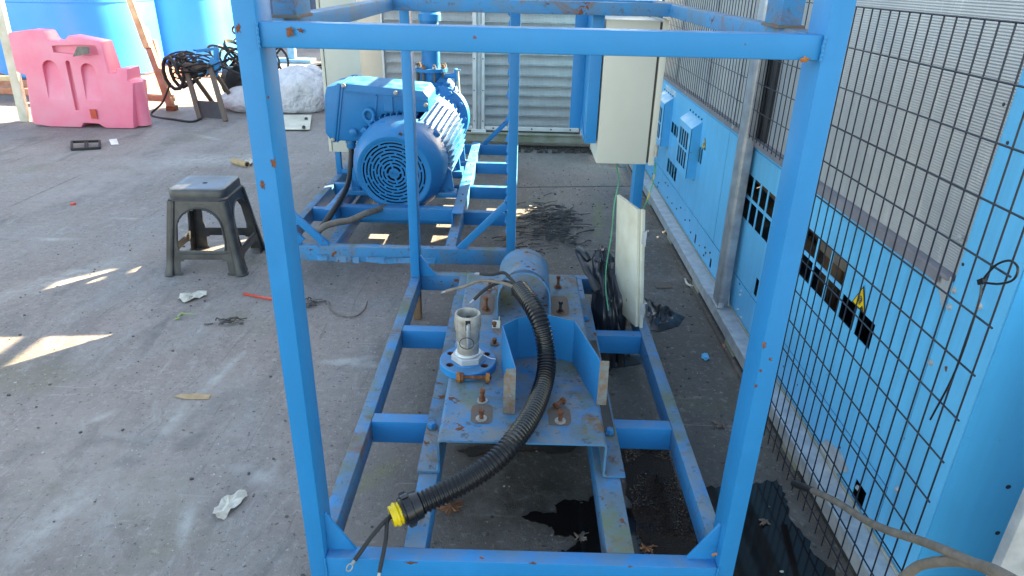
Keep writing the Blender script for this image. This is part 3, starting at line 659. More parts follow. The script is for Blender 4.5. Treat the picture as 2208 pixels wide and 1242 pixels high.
tag(o, 'crumpled black plastic bag stuffed upright inside the skid left of the white door', 'plastic bag')
o = obj('bag_twist', tube(B(), [(.775, 1.46, .39), (.748, 1.50, .415), (.735, 1.53, .40), (.75, 1.44, .385), (.775, 1.36, .36), (.80, 1.28, .33)], lambda t: .012+.010*abs(mnoise.noise(Vector((t*5, 0, 0)))), 9), 'bag', smooth=True)
tag(o, 'twisted black film draped over the edge of the base plate', 'plastic film')
def flatfilm(px, seed, label, hgt=.03, mat='bag', name='plastic_film'):
    P_ = [GZ(*p) for p in px]; c = sum(P_, Vector())/len(P_); bm = B(); rows = []; n = 48
    def rim(a):
        t = a/n*len(P_); i = int(t) % len(P_); return P_[i].lerp(P_[(i+1) % len(P_)], t-int(t))
    for k in range(9):
        s = k/8; rows.append([bm.verts.new((c+(rim(j)-c)*s*(1+.05*mnoise.noise(Vector((j*.7, k, seed)))))+Vector((0, 0, .004+(1-s**3)*hgt*(.25+1.5*abs(mnoise.noise(Vector((rim(j).x*s*22, rim(j).y*s*16+k*.3, seed)))))))) for j in range(n)])
    for a, b in zip(rows, rows[1:]):
        for j in range(n): bm.faces.new((a[j], a[(j+1) % n], b[(j+1) % n], b[j]))
    bmesh.ops.remove_doubles(bm, verts=bm.verts, dist=.0004)
    rimv = [e for e in bm.edges if len(e.link_faces) == 1]
    r = bmesh.ops.extrude_edge_only(bm, edges=rimv)
    for v in [x for x in r['geom'] if isinstance(x, bmesh.types.BMVert)]: v.co.z = .001
    o = obj(name, bm, mat, smooth=True); return tag(o, label, 'plastic film')
flatfilm([(1385, 640), (1400, 662), (1440, 668), (1476, 684), (1462, 704), (1420, 716), (1396, 712), (1380, 690)], 1, 'black plastic film spread on the concrete right of the white door', .04)
flatfilm([(1275, 762), (1330, 757), (1385, 762), (1382, 785), (1330, 795), (1290, 788)], 2, 'black plastic film lying on the concrete under the skid beside the guard', .03)

# ================================================================== FAR SKID FRAME (B) with motor and pump
BX0, BX1, BY0, BY1 = -.755, .467, 1.97, 4.29
Bf = thing('motor_skid', 'second blue steel skid frame carrying the motor and pump behind the near one', 'skid frame', ((BX0+BX1)/2, 3.1, 0))
def pb(name, bm, mat='blue', bev=.003, label=None): return obj(name, bm, mat, Bf, bev=bev, label=label)
fr = pb('bottom_rail', bx(BX0, BX1, BY0, BY0+.045, ZB, T), 'blue_dirty', label='front bottom rail with torn peeling film')
pb('bottom_rail', bx(BX0+.04, BX1-.045, BY1-.045, BY1, ZB, T-.001))
pb('side_rail', bx(BX0, BX0+.045, BY0+.045, BY1, ZB, T-.001), 'blue_dirty'); pb('side_rail', bx(BX1-.045, BX1, BY0+.045, BY1, ZB, T-.001))
for x0 in (-.490, .112): pb('runner', bx(x0, x0+.052, BY0+.045, BY1-.045, ZB, T-.003), 'blue_dirty')
for y0 in (2.56, 3.07, 3.68):
    for x0, x1 in ((BX0+.045, -.490), (-.438, .112), (.164, BX1-.045)): pb('cross_rail', bx(x0, x1, y0, y0+.045, ZB, T-.002))
for x0 in (BX0, BX1-.045):
    for y0 in (BY0, BY1-.05):
        xp = x0 if x0 > 0 else x0+.055
        pb('post', bx(xp, xp+.042, y0, y0+.048, T, 1.409 if x0 < 0 else 1.45))
        pb('foot', bx(x0+.004, x0+.04, y0+.004, y0+.04, .001, ZB), 'timber')
    pb('foot', bx(x0+.004, x0+.04, 3.05, 3.09, .001, ZB), 'timber'); pb('top_rail', bx(x0, x0+.045, BY0+.05, BY1-.05, 1.41, 1.45))
for y0 in (BY0, BY1-.045): pb('top_rail', bx(BX0+.045, BX1-.045, y0, y0+.045, 1.41, 1.45))
for y0 in (BY0+.012, BY1-.035):
    for xa, sx in ((BX1-.045, -1), (BX0+.045, 1)):
        pb('brace', beam(B(), (xa, y0+.012, T+.235), (xa+sx*.235, y0+.012, T-.005), .024, .034, up=(0, 1, 0) if 0 else (sx*1, 0, 1)))
# torn protective film on the front rail
fm = B()
for k in range(9):
    x = -.52+k*.06+rnd.uniform(-.03, .03); w_ = rnd.uniform(.03, .12); y = BY0-.002; z0 = ZB+rnd.uniform(-.006, .004)
    v = [fm.verts.new((x, y, z0+.030)), fm.verts.new((x+w_*.5, y-.012*rnd.random(), z0+.024+.012*rnd.random())), fm.verts.new((x+w_, y-.001, z0+.034)), fm.verts.new((x+w_*.9, y-.018*rnd.random(), z0+.002)), fm.verts.new((x+w_*.35, y-.008, z0+.002)), fm.verts.new((x, y-.006, z0+.004))]
    for i in (1, 2, 3, 4): fm.faces.new((v[0], v[i], v[i+1]))
kind(obj('torn_film', fm, 'blue_dirty', fr), 'stuff')
fm = B()
for k in range(22):
    z = .30+k*.05; x = BX1-.045-.001; y = BY0+.03
    v = [fm.verts.new((x, y, z)), fm.verts.new((x-.016*rnd.random()-.003, y+.004, z+.012)), fm.verts.new((x-.010*rnd.random(), y+.01, z+.03*rnd.random()+.018)), fm.verts.new((x, y+.006, z+.05))]
    fm.faces.new(v)
kind(obj('torn_film', fm, 'blue', Bf), 'stuff')
pb('brace', beam(B(), (-.60, 2.00, T+.01), (-.74, 2.00, T+.16), .02, .04, up=(1, 0, 1)))
# motor cradle
cr_ = thing('motor_cradle', 'blue channel cradle under the big electric motor', 'base frame', (-.15, 3.1, T))
pc = lambda n_, b_, m_='motor': obj(n_, b_, m_, cr_, bev=.002)
for x0, s in ((-.505, -1), (.120, 1)):
    pc('angle', bx(min(x0, x0+s*.060), max(x0, x0+s*.060), 2.30, 4.0, .296, .302), 'blue'); pc('angle_web', bx(min(x0, x0+s*.006), max(x0, x0+s*.006), 2.30, 4.0, T, .2955), 'blue')
pc('front_channel', bx(-.497, .118, 2.38, 2.387, T+.001, .293)); pc('front_channel', bx(-.497, .118, 2.387, 2.44, .287, .293))
pc('rear_channel', bx(-.497, .118, 3.25, 3.30, T+.001, .293))
for y in (2.5, 2.62, 2.9, 3.3, 3.7): 
    pc('slot', bx(.148, .158, y, y+.03, .3005, .3028), 'dark'); pc('slot', bx(-.545, -.535, y, y+.03, .3005, .3028), 'dark')
# motor
MX, MZ = -.175, .515
mo = thing('electric_motor', 'large blue finned electric motor with round grilled fan cover facing the viewer', 'motor', (MX, 2.85, .297))
ma, md = Vector((MX, 0, MZ)), Vector((0, 1, 0))
fan_c = Vector((-.205, 2.445, .468))      # cover nose sits a little lower-left as the photo shows the motor slightly turned
axis = (Vector((-.150, 3.15, .528))-fan_c).normalized()
F0 = fan_c
prof = [(.004, .178), (.0, .184), (.0, .205), (.006, .212), (.045, .232), (.085, .252), (.12, .262), (.215, .264), (.215, .258), (.09, .245)]
obj('fan_cover', lathe(B(), prof, F0, axis, 64), 'motor', mo, smooth=True)
s_ = axis.cross(Vector((0, 0, 1))).normalized(); u_ = s_.cross(axis)
def pol(r, a, h=0.): return F0+axis*h+(s_*math.cos(a)+u_*math.sin(a))*r
gm = B()
def annulus(bm, ra, rb, h0, h1, a0=0, a1=2*math.pi, n=64):
    full = a1-a0 > 6.28; m = n if full else n+1; V = []
    for i in range(m):
        a = a0+(a1-a0)*i/n; V.append([bm.verts.new(pol(r, a, h)) for r, h in ((ra, h0), (rb, h0), (rb, h1), (ra, h1))])
    for i in range(n):
        p, q_ = V[i], V[(i+1) % m]
        for k in range(4): bm.faces.new((p[k], p[(k+1) % 4], q_[(k+1) % 4], q_[k]))
    if not full: bm.faces.new(V[0]); bm.faces.new(V[-1][::-1])
radii = [.030+.0188*k for k in range(9)]          # slot rings between these solid rings
annulus(gm, .0005, .030, .001, .005, n=32)
for k, r in enumerate(radii[1:]): annulus(gm, r-.0058, r+.0046, .001, .005, n=64)
for k in range(8):
    ra, rb = radii[k]-.001, radii[k+1]-.003; nb = (4, 6, 6, 8, 8, 8, 8, 8)[k]; off = (.2, .75, .45, .95, .65, .35, .15, .42)[k]
    for j in range(nb):
        a = off+2*math.pi*j/nb; hw = .006/((ra+rb)/2); annulus(gm, ra, rb+.001, .0012, .0048, a-hw, a+hw, 2)
obj('fan_grille', gm, 'motor', mo)
obj('fan_shade_disc', lathe(B(), [(.05, 0), (.05, .19), (.06, .19), (.2, .2)], F0, axis, 32), 'dark', mo)  # dark disc painting the shade behind the grille
fb = B()
for k in range(7):
    a = 2*math.pi*k/7; beam(fb, pol(.03, a, .035), pol(.165, a+.15, .035), .004, .025, up=axis)
obj('fan_blade', fb, 'darksteel', mo)
tb = text_mesh('WEG', .020, .002)
Rm = Matrix((( 1, 0, 0, 0), (0, 0, 1, 0), (0, 1, 0, 0), (0, 0, 0, 1)))
bmesh.ops.transform(tb, matrix=Matrix.Translation(F0+Vector((0, -.0012, -.007))) @ Matrix.Rotation(math.pi/2, 4, 'X'), verts=tb.verts)
obj('maker_logo', tb, 'motor', mo)
lb = B()
for a_, b_ in (((-.026, -.011), (.026, -.011)), ((-.026, .011), (.026, .011)), ((-.026, -.011), (-.026, .011)), ((.026, -.011), (.026, .011))):
    beam(lb, F0+Vector((a_[0], -.0012, a_[1])), F0+Vector((b_[0], -.0012, b_[1])), .0025, .002)
obj('logo_border', lb, 'motor', mo)
obj('stator_housing', lathe(B(), [(.17, 0), (.17, .235), (.76, .235), (.78, .245), (.81, .25), (.82, .19), (.86, .10), (.86, 0)], F0, axis, 56), 'motor', mo, smooth=True)
fn = B()
for k in range(50):
    a = 2*math.pi*k/50
    if abs(((a-math.pi*1.5+math.pi) % (2*math.pi))-math.pi) < .35: continue
    d = s_*math.cos(a)+u_*math.sin(a); beam(fn, F0+axis*.20+d*.250, F0+axis*.765+d*.252, .0062, .050, up=d)
obj('cooling_fins', fn, 'motor', mo)
def lug(a, h, big=1.): 
    d = s_*math.cos(a)+u_*math.sin(a); return beam(B(), F0+axis*h+d*.245, F0+axis*h+d*(.285*big), .035, .030, up=axis)
for a in (math.radians(40), math.radians(140), math.radians(-40), math.radians(220)): obj('cover_lug', lug(a, .20), 'motor', mo, bev=.006)
# eye bolt
c = Vector((-.37, 2.66, .70)); rr_ = [c+Vector((math.cos(t_)*.030, -.01*math.cos(t_), .036+math.sin(t_)*.034)) for t_ in [i*2*math.pi/20 for i in range(21)]]
eb = obj('lifting_eye', tube(B(), rr_, .010, 8, 1), 'motor', mo, smooth=True); obj('eye_shank', cyl(B(), c+Vector((.012, 0, -.03)), c+Vector((0, 0, .012)), .014, 10), 'motor', eb)
obj('cover_screw', lathe(B(), [(0, .010), (.006, .010), (.006, 0)], pol(.222, math.radians(78), .02), -axis, 10), 'darksteel', mo)
# feet
for x0 in (-.50, .005):
    for y0 in (2.56, 3.02):
        sx = 1 if x0 > -.2 else -1
        ft = obj('motor_foot', bx(x0, x0+.115, y0, y0+.10, .303, .332), 'motor', mo, bev=.006)
        xo = x0+.115 if sx > 0 else x0; xi = -.175+sx*.10
        obj('foot_web', prism(B(), [(xo-sx*.015, y0+.045, .330), (xo-sx*.03, y0+.045, .45), (xi+sx*.11, y0+.045, .50), (xi, y0+.045, .40), (xi, y0+.045, .330)], (0, .03, 0)), 'motor', ft)
        obj('foot_bolt', hexnut(B(), (x0+.06, y0+.025, .332), (0, 0, 1), .03, .016), 'motor', ft)
obj('skirt', bx(-.41, .04, 2.66, 3.1, .303, .36), 'motor', mo, bev=.01)
# terminal box: long lidded box lying across the top, lid face turned down-left
tbx = obj('terminal_box', prism(B(), [(-.615, 2.68, .835), (-.60, 2.68, .885), (-.49, 2.68, .905), (-.06, 2.68, .875), (-.035, 2.68, .84), (-.035, 2.68, .76), (-.30, 2.68, .74), (-.385, 2.68, .63), (-.42, 2.68, .585), (-.60, 2.68, .585), (-.63, 2.68, .63)], (0, .34, 0)), 'motor', mo, bev=.014)
rim_a = [(-.535, 2.672, .905), (-.515, 2.672, .907), (-.575, 2.672, .578), (-.595, 2.672, .580)]
obj('box_lid_rim', prism(B(), rim_a, (0, .352, 0)), 'motor', tbx, bev=.003)
obj('box_lid_rim', prism(B(), [(-.508, 2.673, .907), (-.500, 2.673, .907), (-.560, 2.673, .578), (-.568, 2.673, .578)], (0, .35, 0)), 'motor', tbx, bev=.002)
obj('box_plug', lathe(B(), [(0, .0), (0, .022), (.010, .022), (.013, .018), (.013, 0)], (-.465, 2.668, .640), (0, -1, 0), 16), 'motor', tbx, smooth=True)
obj('box_seam', beam(B(), (-.50, 2.676, .862), (-.04, 2.676, .826), .008, .006), 'motor', tbx)
obj('box_rib', beam(B(), (-.32, 2.676, .85), (-.345, 2.676, .70), .008, .008, up=(0, 1, 0)), 'motor', tbx); obj('box_rib', beam(B(), (-.26, 2.676, .845), (-.26, 2.676, .76), .05, .01, up=(0, 1, 0)), 'motor', tbx)
for x, z in ((-.215, .862), (-.50, .895), (-.585, .595), (-.05, .80)): obj('lid_screw', lathe(B(), [(0, .012), (.008, .012), (.011, .007), (.011, 0)], (x, 2.672, z), (0, -1, 0), 10), 'alu', tbx)
obj('gland', lathe(B(), [(0, .030), (.02, .032), (.022, .026), (.045, .027), (.055, .020), (.055, 0)], (-.50, 2.74, .585), (0, 0, -1), 16), 'motor', tbx, smooth=True)
# power cables
P_ = [Vector((-.50, 2.74, .54)), GY(757, 345, 2.70), GY(753, 385, 2.62), GY(740, 420, 2.45), GY(715, 460, 2.25), GY(690, 495, 2.12), GY(683, 503, 2.08)]
o = obj('power_cable', tube(B(), P_, .016, 10), 'rubber', smooth=True); tag(o, 'black power cable dropping from the motor terminal box and lying over the left rails', 'cable')
P_ = [GY(832, 445, 2.45), GY(815, 452, 2.36), GY(785, 462, 2.25), GY(755, 475, 2.18), GY(725, 480, 2.12), GY(700, 488, 2.08), GY(680, 502, 2.02)]
o = obj('power_cable', tube(B(), P_, .017, 10), 'cable_grey', smooth=True); tag(o, 'second cable running from under the fan cover to the left across the skid', 'cable')
# pump, pipe and valve
pm_ = thing('pump', 'blue centrifugal pump with round bolted casing behind the motor', 'pump', (-.04, 3.45, .30))
obj('volute', lathe(B(), [(0, 0), (0, .10), (.03, .13), (.05, .205), (.13, .205), (.15, .15), (.2, .12), (.2, 0)], (-.075, 3.32, .60), (.1, 1, 0), 36), 'motor', pm_, smooth=True)
for k in range(12):
    a = 2*math.pi*k/12; c = Vector((-.075+math.cos(a)*.185, 3.355, .60+math.sin(a)*.185)); obj('casing_bolt', hexnut(B(), c, (0, -1, 0), .030, .022), 'motor', pm_)
obj('bearing_housing', lathe(B(), [(-.10, .05), (-.10, .085), (0, .095), (0, 0)], (-.075, 3.32, .60), (.1, 1, 0), 24), 'motor', pm_, smooth=True)
obj('side_boss', lathe(B(), [(0, 0), (0, .045), (.03, .05), (.03, 0)], (.02, 3.335, .66), (0, -1, 0), 20), 'motor', pm_, smooth=True)
obj('pump_foot', prism(B(), [(.08, 3.40, .64), (.11, 3.40, .31), (.15, 3.40, .303), (-.25, 3.40, .303), (-.22, 3.40, .42)], (0, .02, 0)), 'motor', pm_, bev=.003)
obj('discharge_elbow', tube(B(), [(-.01, 3.46, .62), (.0, 3.46, .70), (-.04, 3.46, .77), (-.085, 3.46, .81)], lambda t: .095-.02*t, 18), 'motor', pm_, smooth=True)
VX, VY = -.115, 3.46
obj('flange', lathe(B(), [(0, 0), (0, .108), (.022, .108), (.022, 0)], (VX, VY, .80), (0, 0, 1), 28), 'motor', pm_)
va = thing('butterfly_valve', 'butterfly valve with hand lever between two bolted flanges above the pump', 'valve', (VX, VY, .822))
obj('valve_body', lathe(B(), [(.001, 0), (.001, .075), (.058, .075), (.058, 0)], (VX, VY, .822), (0, 0, 1), 24), 'motor', va, smooth=True)
obj('valve_stem', cyl(B(), (VX+.06, VY-.02, .852), (VX+.17, VY-.04, .862), .018, 12), 'motor', va)
obj('stem_plate', bx(VX+.158, VX+.176, VY-.075, VY-.01, .83, .905), 'motor', va, bev=.003)
obj('lever', beam(B(), (VX+.178, VY-.05, .895), (VX+.192, VY-.05, .665), .012, .020, up=(0, 1, 0)), 'white_metal', va)
obj('lever_arm', beam(B(), (VX+.170, VY-.05, .896), (VX+.197, VY-.05, .898), .022, .006), 'motor', va)
obj('tag_wire', tube(B(), [(VX+.165, VY-.06, .84), (VX+.155, VY-.06, .77), (VX+.140, VY-.06, .70)], .003, 5), 'cable_grey', va); obj('valve_handle_clip', beam(B(), (VX+.165, VY-.065, .81), (VX+.150, VY-.065, .755), .018, .012), 'motor', va)
for a in range(0, 360, 45):
    c = Vector((VX+math.cos(math.radians(a+20))*.092, VY+math.sin(math.radians(a+20))*.092, 0)); obj('flange_bolt', cyl(B(), c+Vector((0, 0, .785)), c+Vector((0, 0, .93)), .009, 8), 'rustplate', va)
    obj('nut', hexnut(B(), c+Vector((0, 0, .905)), (0, 0, 1), .028, .014), 'rust_orange' if a % 90 else 'galv', va)
ds = thing('discharge_pipe', 'upright blue pipe rising from the valve flange above the pump', 'pipe', (VX, VY, .88))
obj('pipe_flange', lathe(B(), [(.001, 0), (.001, .108), (.022, .108), (.022, 0)], (VX, VY, .881), (0, 0, 1), 28), 'motor', ds)
obj('pipe_run', tube(B(), [(VX, VY, .903), (VX, VY, 1.02), (VX-.005, VY, 1.14), (VX-.0, VY, 1.22), (VX+.015, VY+.03, 1.27), (VX+.02, VY+.1, 1.30), (VX+.02, VY+.3, 1.30)], .060, 20), 'motor', ds, smooth=True)
obj('pipe_collar', lathe(B(), [(0, .060), (0, .072), (.04, .072), (.05, .060)], (VX, VY, 1.19), (0, 0, 1), 24), 'blue', ds, smooth=True)
# left cabinet on the far skid
lc = thing('electrical_cabinet', 'tall beige electrical cabinet on blue legs at the left of the motor', 'cabinet', (-.66, 3.6, .22))
obj('case', bx(-.765, -.54, 3.30, 4.02, .370, 1.46), 'beige', lc, bev=.004)
obj('door', bx(-.787, -.768, 3.295, 4.03, .372, 1.46), 'white_metal', lc, bev=.003); obj('door_gap', bx(-.768, -.765, 3.31, 4.0, .38, 1.45), 'dark', lc)
for x0 in (-.755, -.60):
    for y0 in (3.31, 3.95): obj('leg', bx(x0, x0+.035, y0, y0+.035, T+.001, .369), 'blue', lc, bev=.002)
obj('leg_rail', bx(-.72, -.60, 3.31, 3.33, T+.001, .25), 'blue', lc, bev=.002)

# ================================================================== COOLER UNIT ON THE RIGHT
UX = 1.475
cu_o = thing('cooling_unit', 'long pale blue dry cooler with grey coil panels on a galvanised base rail', 'cooler', (2.0, 2.1, 0))
pu = lambda n_, b_, m_='unit', bev=0, lab=None, par=None: obj(n_, b_, m_, par or cu_o, bev=bev, label=lab)
slot = lambda y0, y1, z0, z1, ny, nz, g=.014: [(y0+(y1-y0+g)*i/ny, y0+(y1-y0+g)*(i+1)/ny-g, z0+(z1-z0+g)*j/nz, z0+(z1-z0+g)*(j+1)/nz-g) for i in range(ny) for j in range(nz)]
ZC = .85
# near lower panel
hn = slot(1.39, 1.83, .512, .705, 5, 2)+slot(.515, 1.06, .525, .605, 5, 1)+slot(.74, 1.06, .619, .700, 3, 1)+[(1.395, 1.435, .268, .345), (2.06, 2.09, .115, .165), (2.40, 2.43, .118, .172)]
pn = pu('side_panel', holed(B(), UX, .003, .262, 2.085, .25, ZC-.0, [h for h in hn if h[0] < 2.05]))
pf = pu('side_panel', holed(B(), UX, .003, 2.092, 4.15, .25, ZC, slot(3.06, 3.35, .285, .375, 4, 1)+slot(3.125, 3.36, .545, .615, 3, 1)+slot(2.52, 2.60, .54, .625, 2, 1, .01)+slot(2.66, 2.90, .50, .70, 4, 2, .012)+slot(3.45, 3.74, .50, .70, 4, 2, .012)))
ks = [(.330, .405, .118, .150), (.335, .395, .100, .118)]
pu('kick_strip', holed(B(), UX-.002, .003, .262, 4.15, .093, .247, [h for h in hn if h[3] < .2]+[(.335, .40, .10, .165)]))
# near cut-out with an exposed galvanised plate
pu('cover_plate', prism(B(), [(UX-.006, .50, .096), (UX-.006, .44, .155), (UX-.006, .505, .175), (UX-.006, .60, .150), (UX-.006, .63, .096)], (.003, 0, 0)), 'galv_pale')
# corner strip (light folded edge) and end wall
pu('corner_post', box(bx(UX-.001, UX+.003, .080, .258, .093, 2.45), UX+.003, UX+.06, .080, .083, .093, 2.45), 'unit', .0)
yE = .078
pe = pu('end_panel', prism(B(), [(UX+.002, yE, .045), (1.70, yE, .045), (1.70, yE, 2.45), (UX+.002, yE, 2.45)], (0, -.003, 0)), 'unit_side')
pu('end_strip', bx(1.705, 2.7, yE-.012, yE-.002, .16, 2.45), 'unit_side'); pu('end_strip', bx(1.700, 2.7, yE-.006, yE-.002, .045, .157), 'unit_side')
pu('end_slot', bx(1.699, 1.706, yE-.0045, yE-.0035, .64, .72), 'dark'); pu('panel_gap', bx(1.7, 1.705, yE, yE+.003, .045, 2.45), 'dark')
for x, z in ((1.62, .42), (1.61, .63), (1.60, .85), (1.64, .28)): pu('screw_hole', lathe(B(), [(0, 0), (0, .006), (.0008, .006), (.0008, 0)], (x, yE-.003, z), (0, -1, 0), 12), 'dark', par=pe)
for x, z in ((1.53, .115), (1.50, .10), (1.585, .10), (1.60, .065)): pu('screw', lathe(B(), [(0, .016), (.002, .016), (.002, .010), (.012, .009), (.012, 0)], (x, yE-.003, z), (0, -1, 0), 12), 'galv_pale', par=pe)
# coil bays
def coil(y0, y1, z0, z1, x):
    bm = B(); n = int((z1-z0)/.0065); rows = []
    for k in range(2*n+1):
        z = z0+(z1-z0)*k/(2*n); xx = x+(.0009 if k % 2 else 0); rows.append([bm.verts.new((xx, y, z)) for y in (y0, y1)])
    for a, b in zip(rows, rows[1:]): bm.faces.new((a[0], b[0], b[1], a[1]))
    return bm
for y0, y1 in ((.272, 1.62), (1.86, 2.62), (2.66, 3.40), (3.44, 4.12)):
    kind(pu('coil_panel', coil(y0, y1, .862, 2.42, UX+.012), 'coil'), 'stuff')
for y0, y1 in ((1.622, 1.858), (2.622, 2.658), (3.402, 3.438)): pu('coil_frame', bx(UX+.004, UX+.03, y0, y1, ZC+.012, 2.42), 'galv' if y1-y0 < .1 else 'darksteel')
pu('coil_sill', bx(UX-.012, UX+.03, .272, 4.12, ZC-.001, ZC+.011), 'sill', .002); pu('sill_fold', bx(UX-.013, UX-.010, .30, 4.12, ZC-.018, ZC+.008), 'sill')
pu('sill_bracket', prism(B(), [(UX-.004, .268, ZC+.01), (UX-.004, .33, ZC+.01), (UX-.004, .33, ZC-.03), (UX-.004, .300, ZC-.032), (UX-.004, .262, ZC-.075)], (.002, 0, 0)), 'galv_pale')
pu('edge_line', bx(UX-.003, UX-.0005, .332, 4.1, ZC-.036, ZC-.033), 'unit_side')
pu('roof', bx(UX-.02, 2.72, .07, 4.185, 2.451, 2.75), 'unit_side', .01)
pu('back_wall', bx(2.66, 2.70, .08, 4.15, .05, 2.44), 'unit_side'); pu('far_end_wall', bx(UX+.003, 2.66, 4.16, 4.18, .05, 2.44), 'unit_side')
pu('inner_pipes', cyl(cyl(cyl(B(), (UX+.12, .4, .62), (UX+.12, 2.0, .66), .045, 12), (UX+.20, .4, .48), (UX+.2, 4., .48), .03, 10), (UX+.16, 1.12, .3), (UX+.16, 1.12, .8), .05, 12), 'timber')
pu('inner_bracket', bx(UX+.05, UX+.09, .72, 1.05, .62, .74), 'cable_grey', .01); pu('floor_pan', bx(UX+.01, 2.65, .1, 4.12, .06, .07), 'darksteel')
# base rail, feet
pu('base_rail', box(bx(1.395, UX-.003, .02, 4.42, .088, .094), 1.395, 1.399, .02, 4.42, .045, .088), 'galv_pale')
pu('moss_line', bx(UX-.012, UX-.0035, .05, 4.4, .0945, .101), 'olive', .002)
for y in (.60, 1.33, 1.96, 2.65, 3.4, 4.1): pu('foot_block', bx(1.398, 1.47, y, y+.13, .0, .087), 'olive', .003)
pu('inner_beam', bx(1.55, 1.60, .1, 4.1, .02, .06), 'darksteel')
# projecting box vents
for y0 in (2.60, 3.39):
    w_ = .36; x = UX-.055
    fr_ = pu('vent_box', holed(B(), x, .003, y0, y0+.32, .44, .715, slot(y0+.055, y0+.275, .475, .68, 4, 2, .012)))
    obj('vent_hood', prism(B(), [(x, y0, .715), (UX, y0, .755), (UX, y0+.32, .755), (x, y0+.32, .715)], (0, 0, .003)), 'unit', fr_)
    obj('vent_side', prism(B(), [(x, y0, .44), (UX, y0, .44), (UX, y0, .755), (x, y0, .715)], (0, .003, 0)), 'unit_side', fr_)
    obj('vent_side', prism(B(), [(x, y0+.317, .44), (UX, y0+.317, .44), (UX, y0+.317, .755), (x, y0+.317, .715)], (0, .003, 0)), 'unit_side', fr_)
    obj('vent_floor', bx(x, UX, y0, y0+.32, .437, .44), 'unit', fr_); obj('vent_shade_sheet', bx(x+.02, x+.022, y0+.01, y0+.31, .45, .71), 'dark', fr_)  # dark sheet stands in for shade behind the vent slots
    for k in range(5):
        obj('screw', lathe(B(), [(0, .006), (.005, .005), (.005, 0)], (UX, y0+.02+k*.07, .768), (-1, 0, 0), 8), 'darksteel', fr_); obj('screw', lathe(B(), [(0, .006), (.005, .005), (.005, 0)], (UX, y0+.02+k*.07, .425), (-1, 0, 0), 8), 'galv', fr_)
# screws on the face
for px, py in ((2048, 662), (2008, 782), (2058, 626), (1975, 568), (2068, 512), (2113, 660), (2165, 225), (2173, 308), (2077, 570), (1895, 920), (1690, 790), (1720, 830), (1765, 900), (1812, 965), (1935, 1055), (1850, 1052)):
    p = GX(px, py, UX-.001)
    big = px in (2048, 2008, 2058, 1975, 2068, 2113, 1935, 1850); r = .0085 if big else .004
    obj('screw', lathe(B(), [(0, r), (.0015, r), (.0018, r*.6), (.006 if big else .002, r*.55), (.006 if big else .002, 0)], p, (-1, 0, 0), 10), 'galv_pale' if big else 'darksteel', pn)
for k in range(34):
    y = 1.45+rnd.random()*2.5; z = .115+.11*rnd.random()
    obj('screw', lathe(B(), [(0, .0065), (.004, .005), (.004, 0)], (UX-.0025, y, z), (-1, 0, 0), 8), 'darksteel' if k % 3 else 'galv_pale', pf)
pu('web_lettering', (lambda b_: (bmesh.ops.transform(b_, matrix=Matrix.Translation((UX-.0012, 3.50, .768)) @ Matrix.Rotation(-math.pi/2, 4, 'Z') @ Matrix.Rotation(math.pi/2, 4, 'X'), verts=b_.verts), b_)[1])(text_mesh('nphe.com', .082)), 'white')
def warn(y, z, s, label, x=UX-.002):
    w = obj('warning_sign', prism(B(), [(x, y-s*.58, z), (x, y+s*.58, z), (x, y, z+s)], (-.001, 0, 0)), 'signblack')
    tag(w, label, 'warning sign')
    k = .86; obj('yellow_field', prism(B(), [(x-.0012, y-s*.48, z+s*.07), (x-.0012, y+s*.48, z+s*.07), (x-.0012, y, z+s*.88)], (-.0006, 0, 0)), 'signyellow', w)
    g_ = B()
    for i in range(5):
        pts = [(x-.0022, y-.03*s+s*(.06+.055*i)*math.sin(t_)*.7, z+s*.16+s*(.05+.085*i)*math.cos(t_)) for t_ in (-.9, -.45, 0, .45, .9)]; tube(g_, pts, .0016*s/.07, 4, 1)
    obj('symbol', g_, 'signblack', w)
    obj('footer', prism(B(), [(x-.0012, y-s*.50, z+.002), (x-.0012, y-s*.1, z+.002), (x-.0012, y-s*.28, z+s*.26)], (-.0008, 0, 0)), 'darksteel', w)
warn(.617, .607, .072, 'yellow and black triangle sticker on the blue panel behind the near wire mesh')
warn(2.50, .632, .062, 'small yellow triangle sticker beside the far box vent on the cooler')
# galvanised post standing on the base rail
gp = thing('galvanised_post', 'dented galvanised steel post bolted to the base rail of the cooler', 'post', (1.43, 1.72, .095))
obj('post_section', prism(B(), [(1.405, 1.66, .10), (1.405, 1.735, .10), (1.412, 1.745, .10), (1.452, 1.745, .10), (1.452, 1.652, .10), (1.415, 1.652, .10)], (0.03, .12, 2.2)), 'galv', gp, bev=.004)
obj('foot_plate', bx(1.396, 1.462, 1.63, 1.78, .095, .101), 'galv', gp, bev=.001); obj('foot_lug', prism(B(), [(1.455, 1.655, .101), (1.455, 1.775, .101), (1.455, 1.76, .165), (1.455, 1.67, .165)], (.004, 0, 0)), 'galv_pale', gp)
obj('anchor_bolt', hexnut(B(), (1.42, 1.645, .101), (0, 0, 1), .026, .014), 'galv_pale', gp)
gq = obj('galvanised_sheet', bx(1.488, 1.95, -.125, -.10, .002, .95), 'galv_pale', bev=.004)
tag(gq, 'pale galvanised sheet upright at the bottom right corner beside the end panel', 'metal sheet')
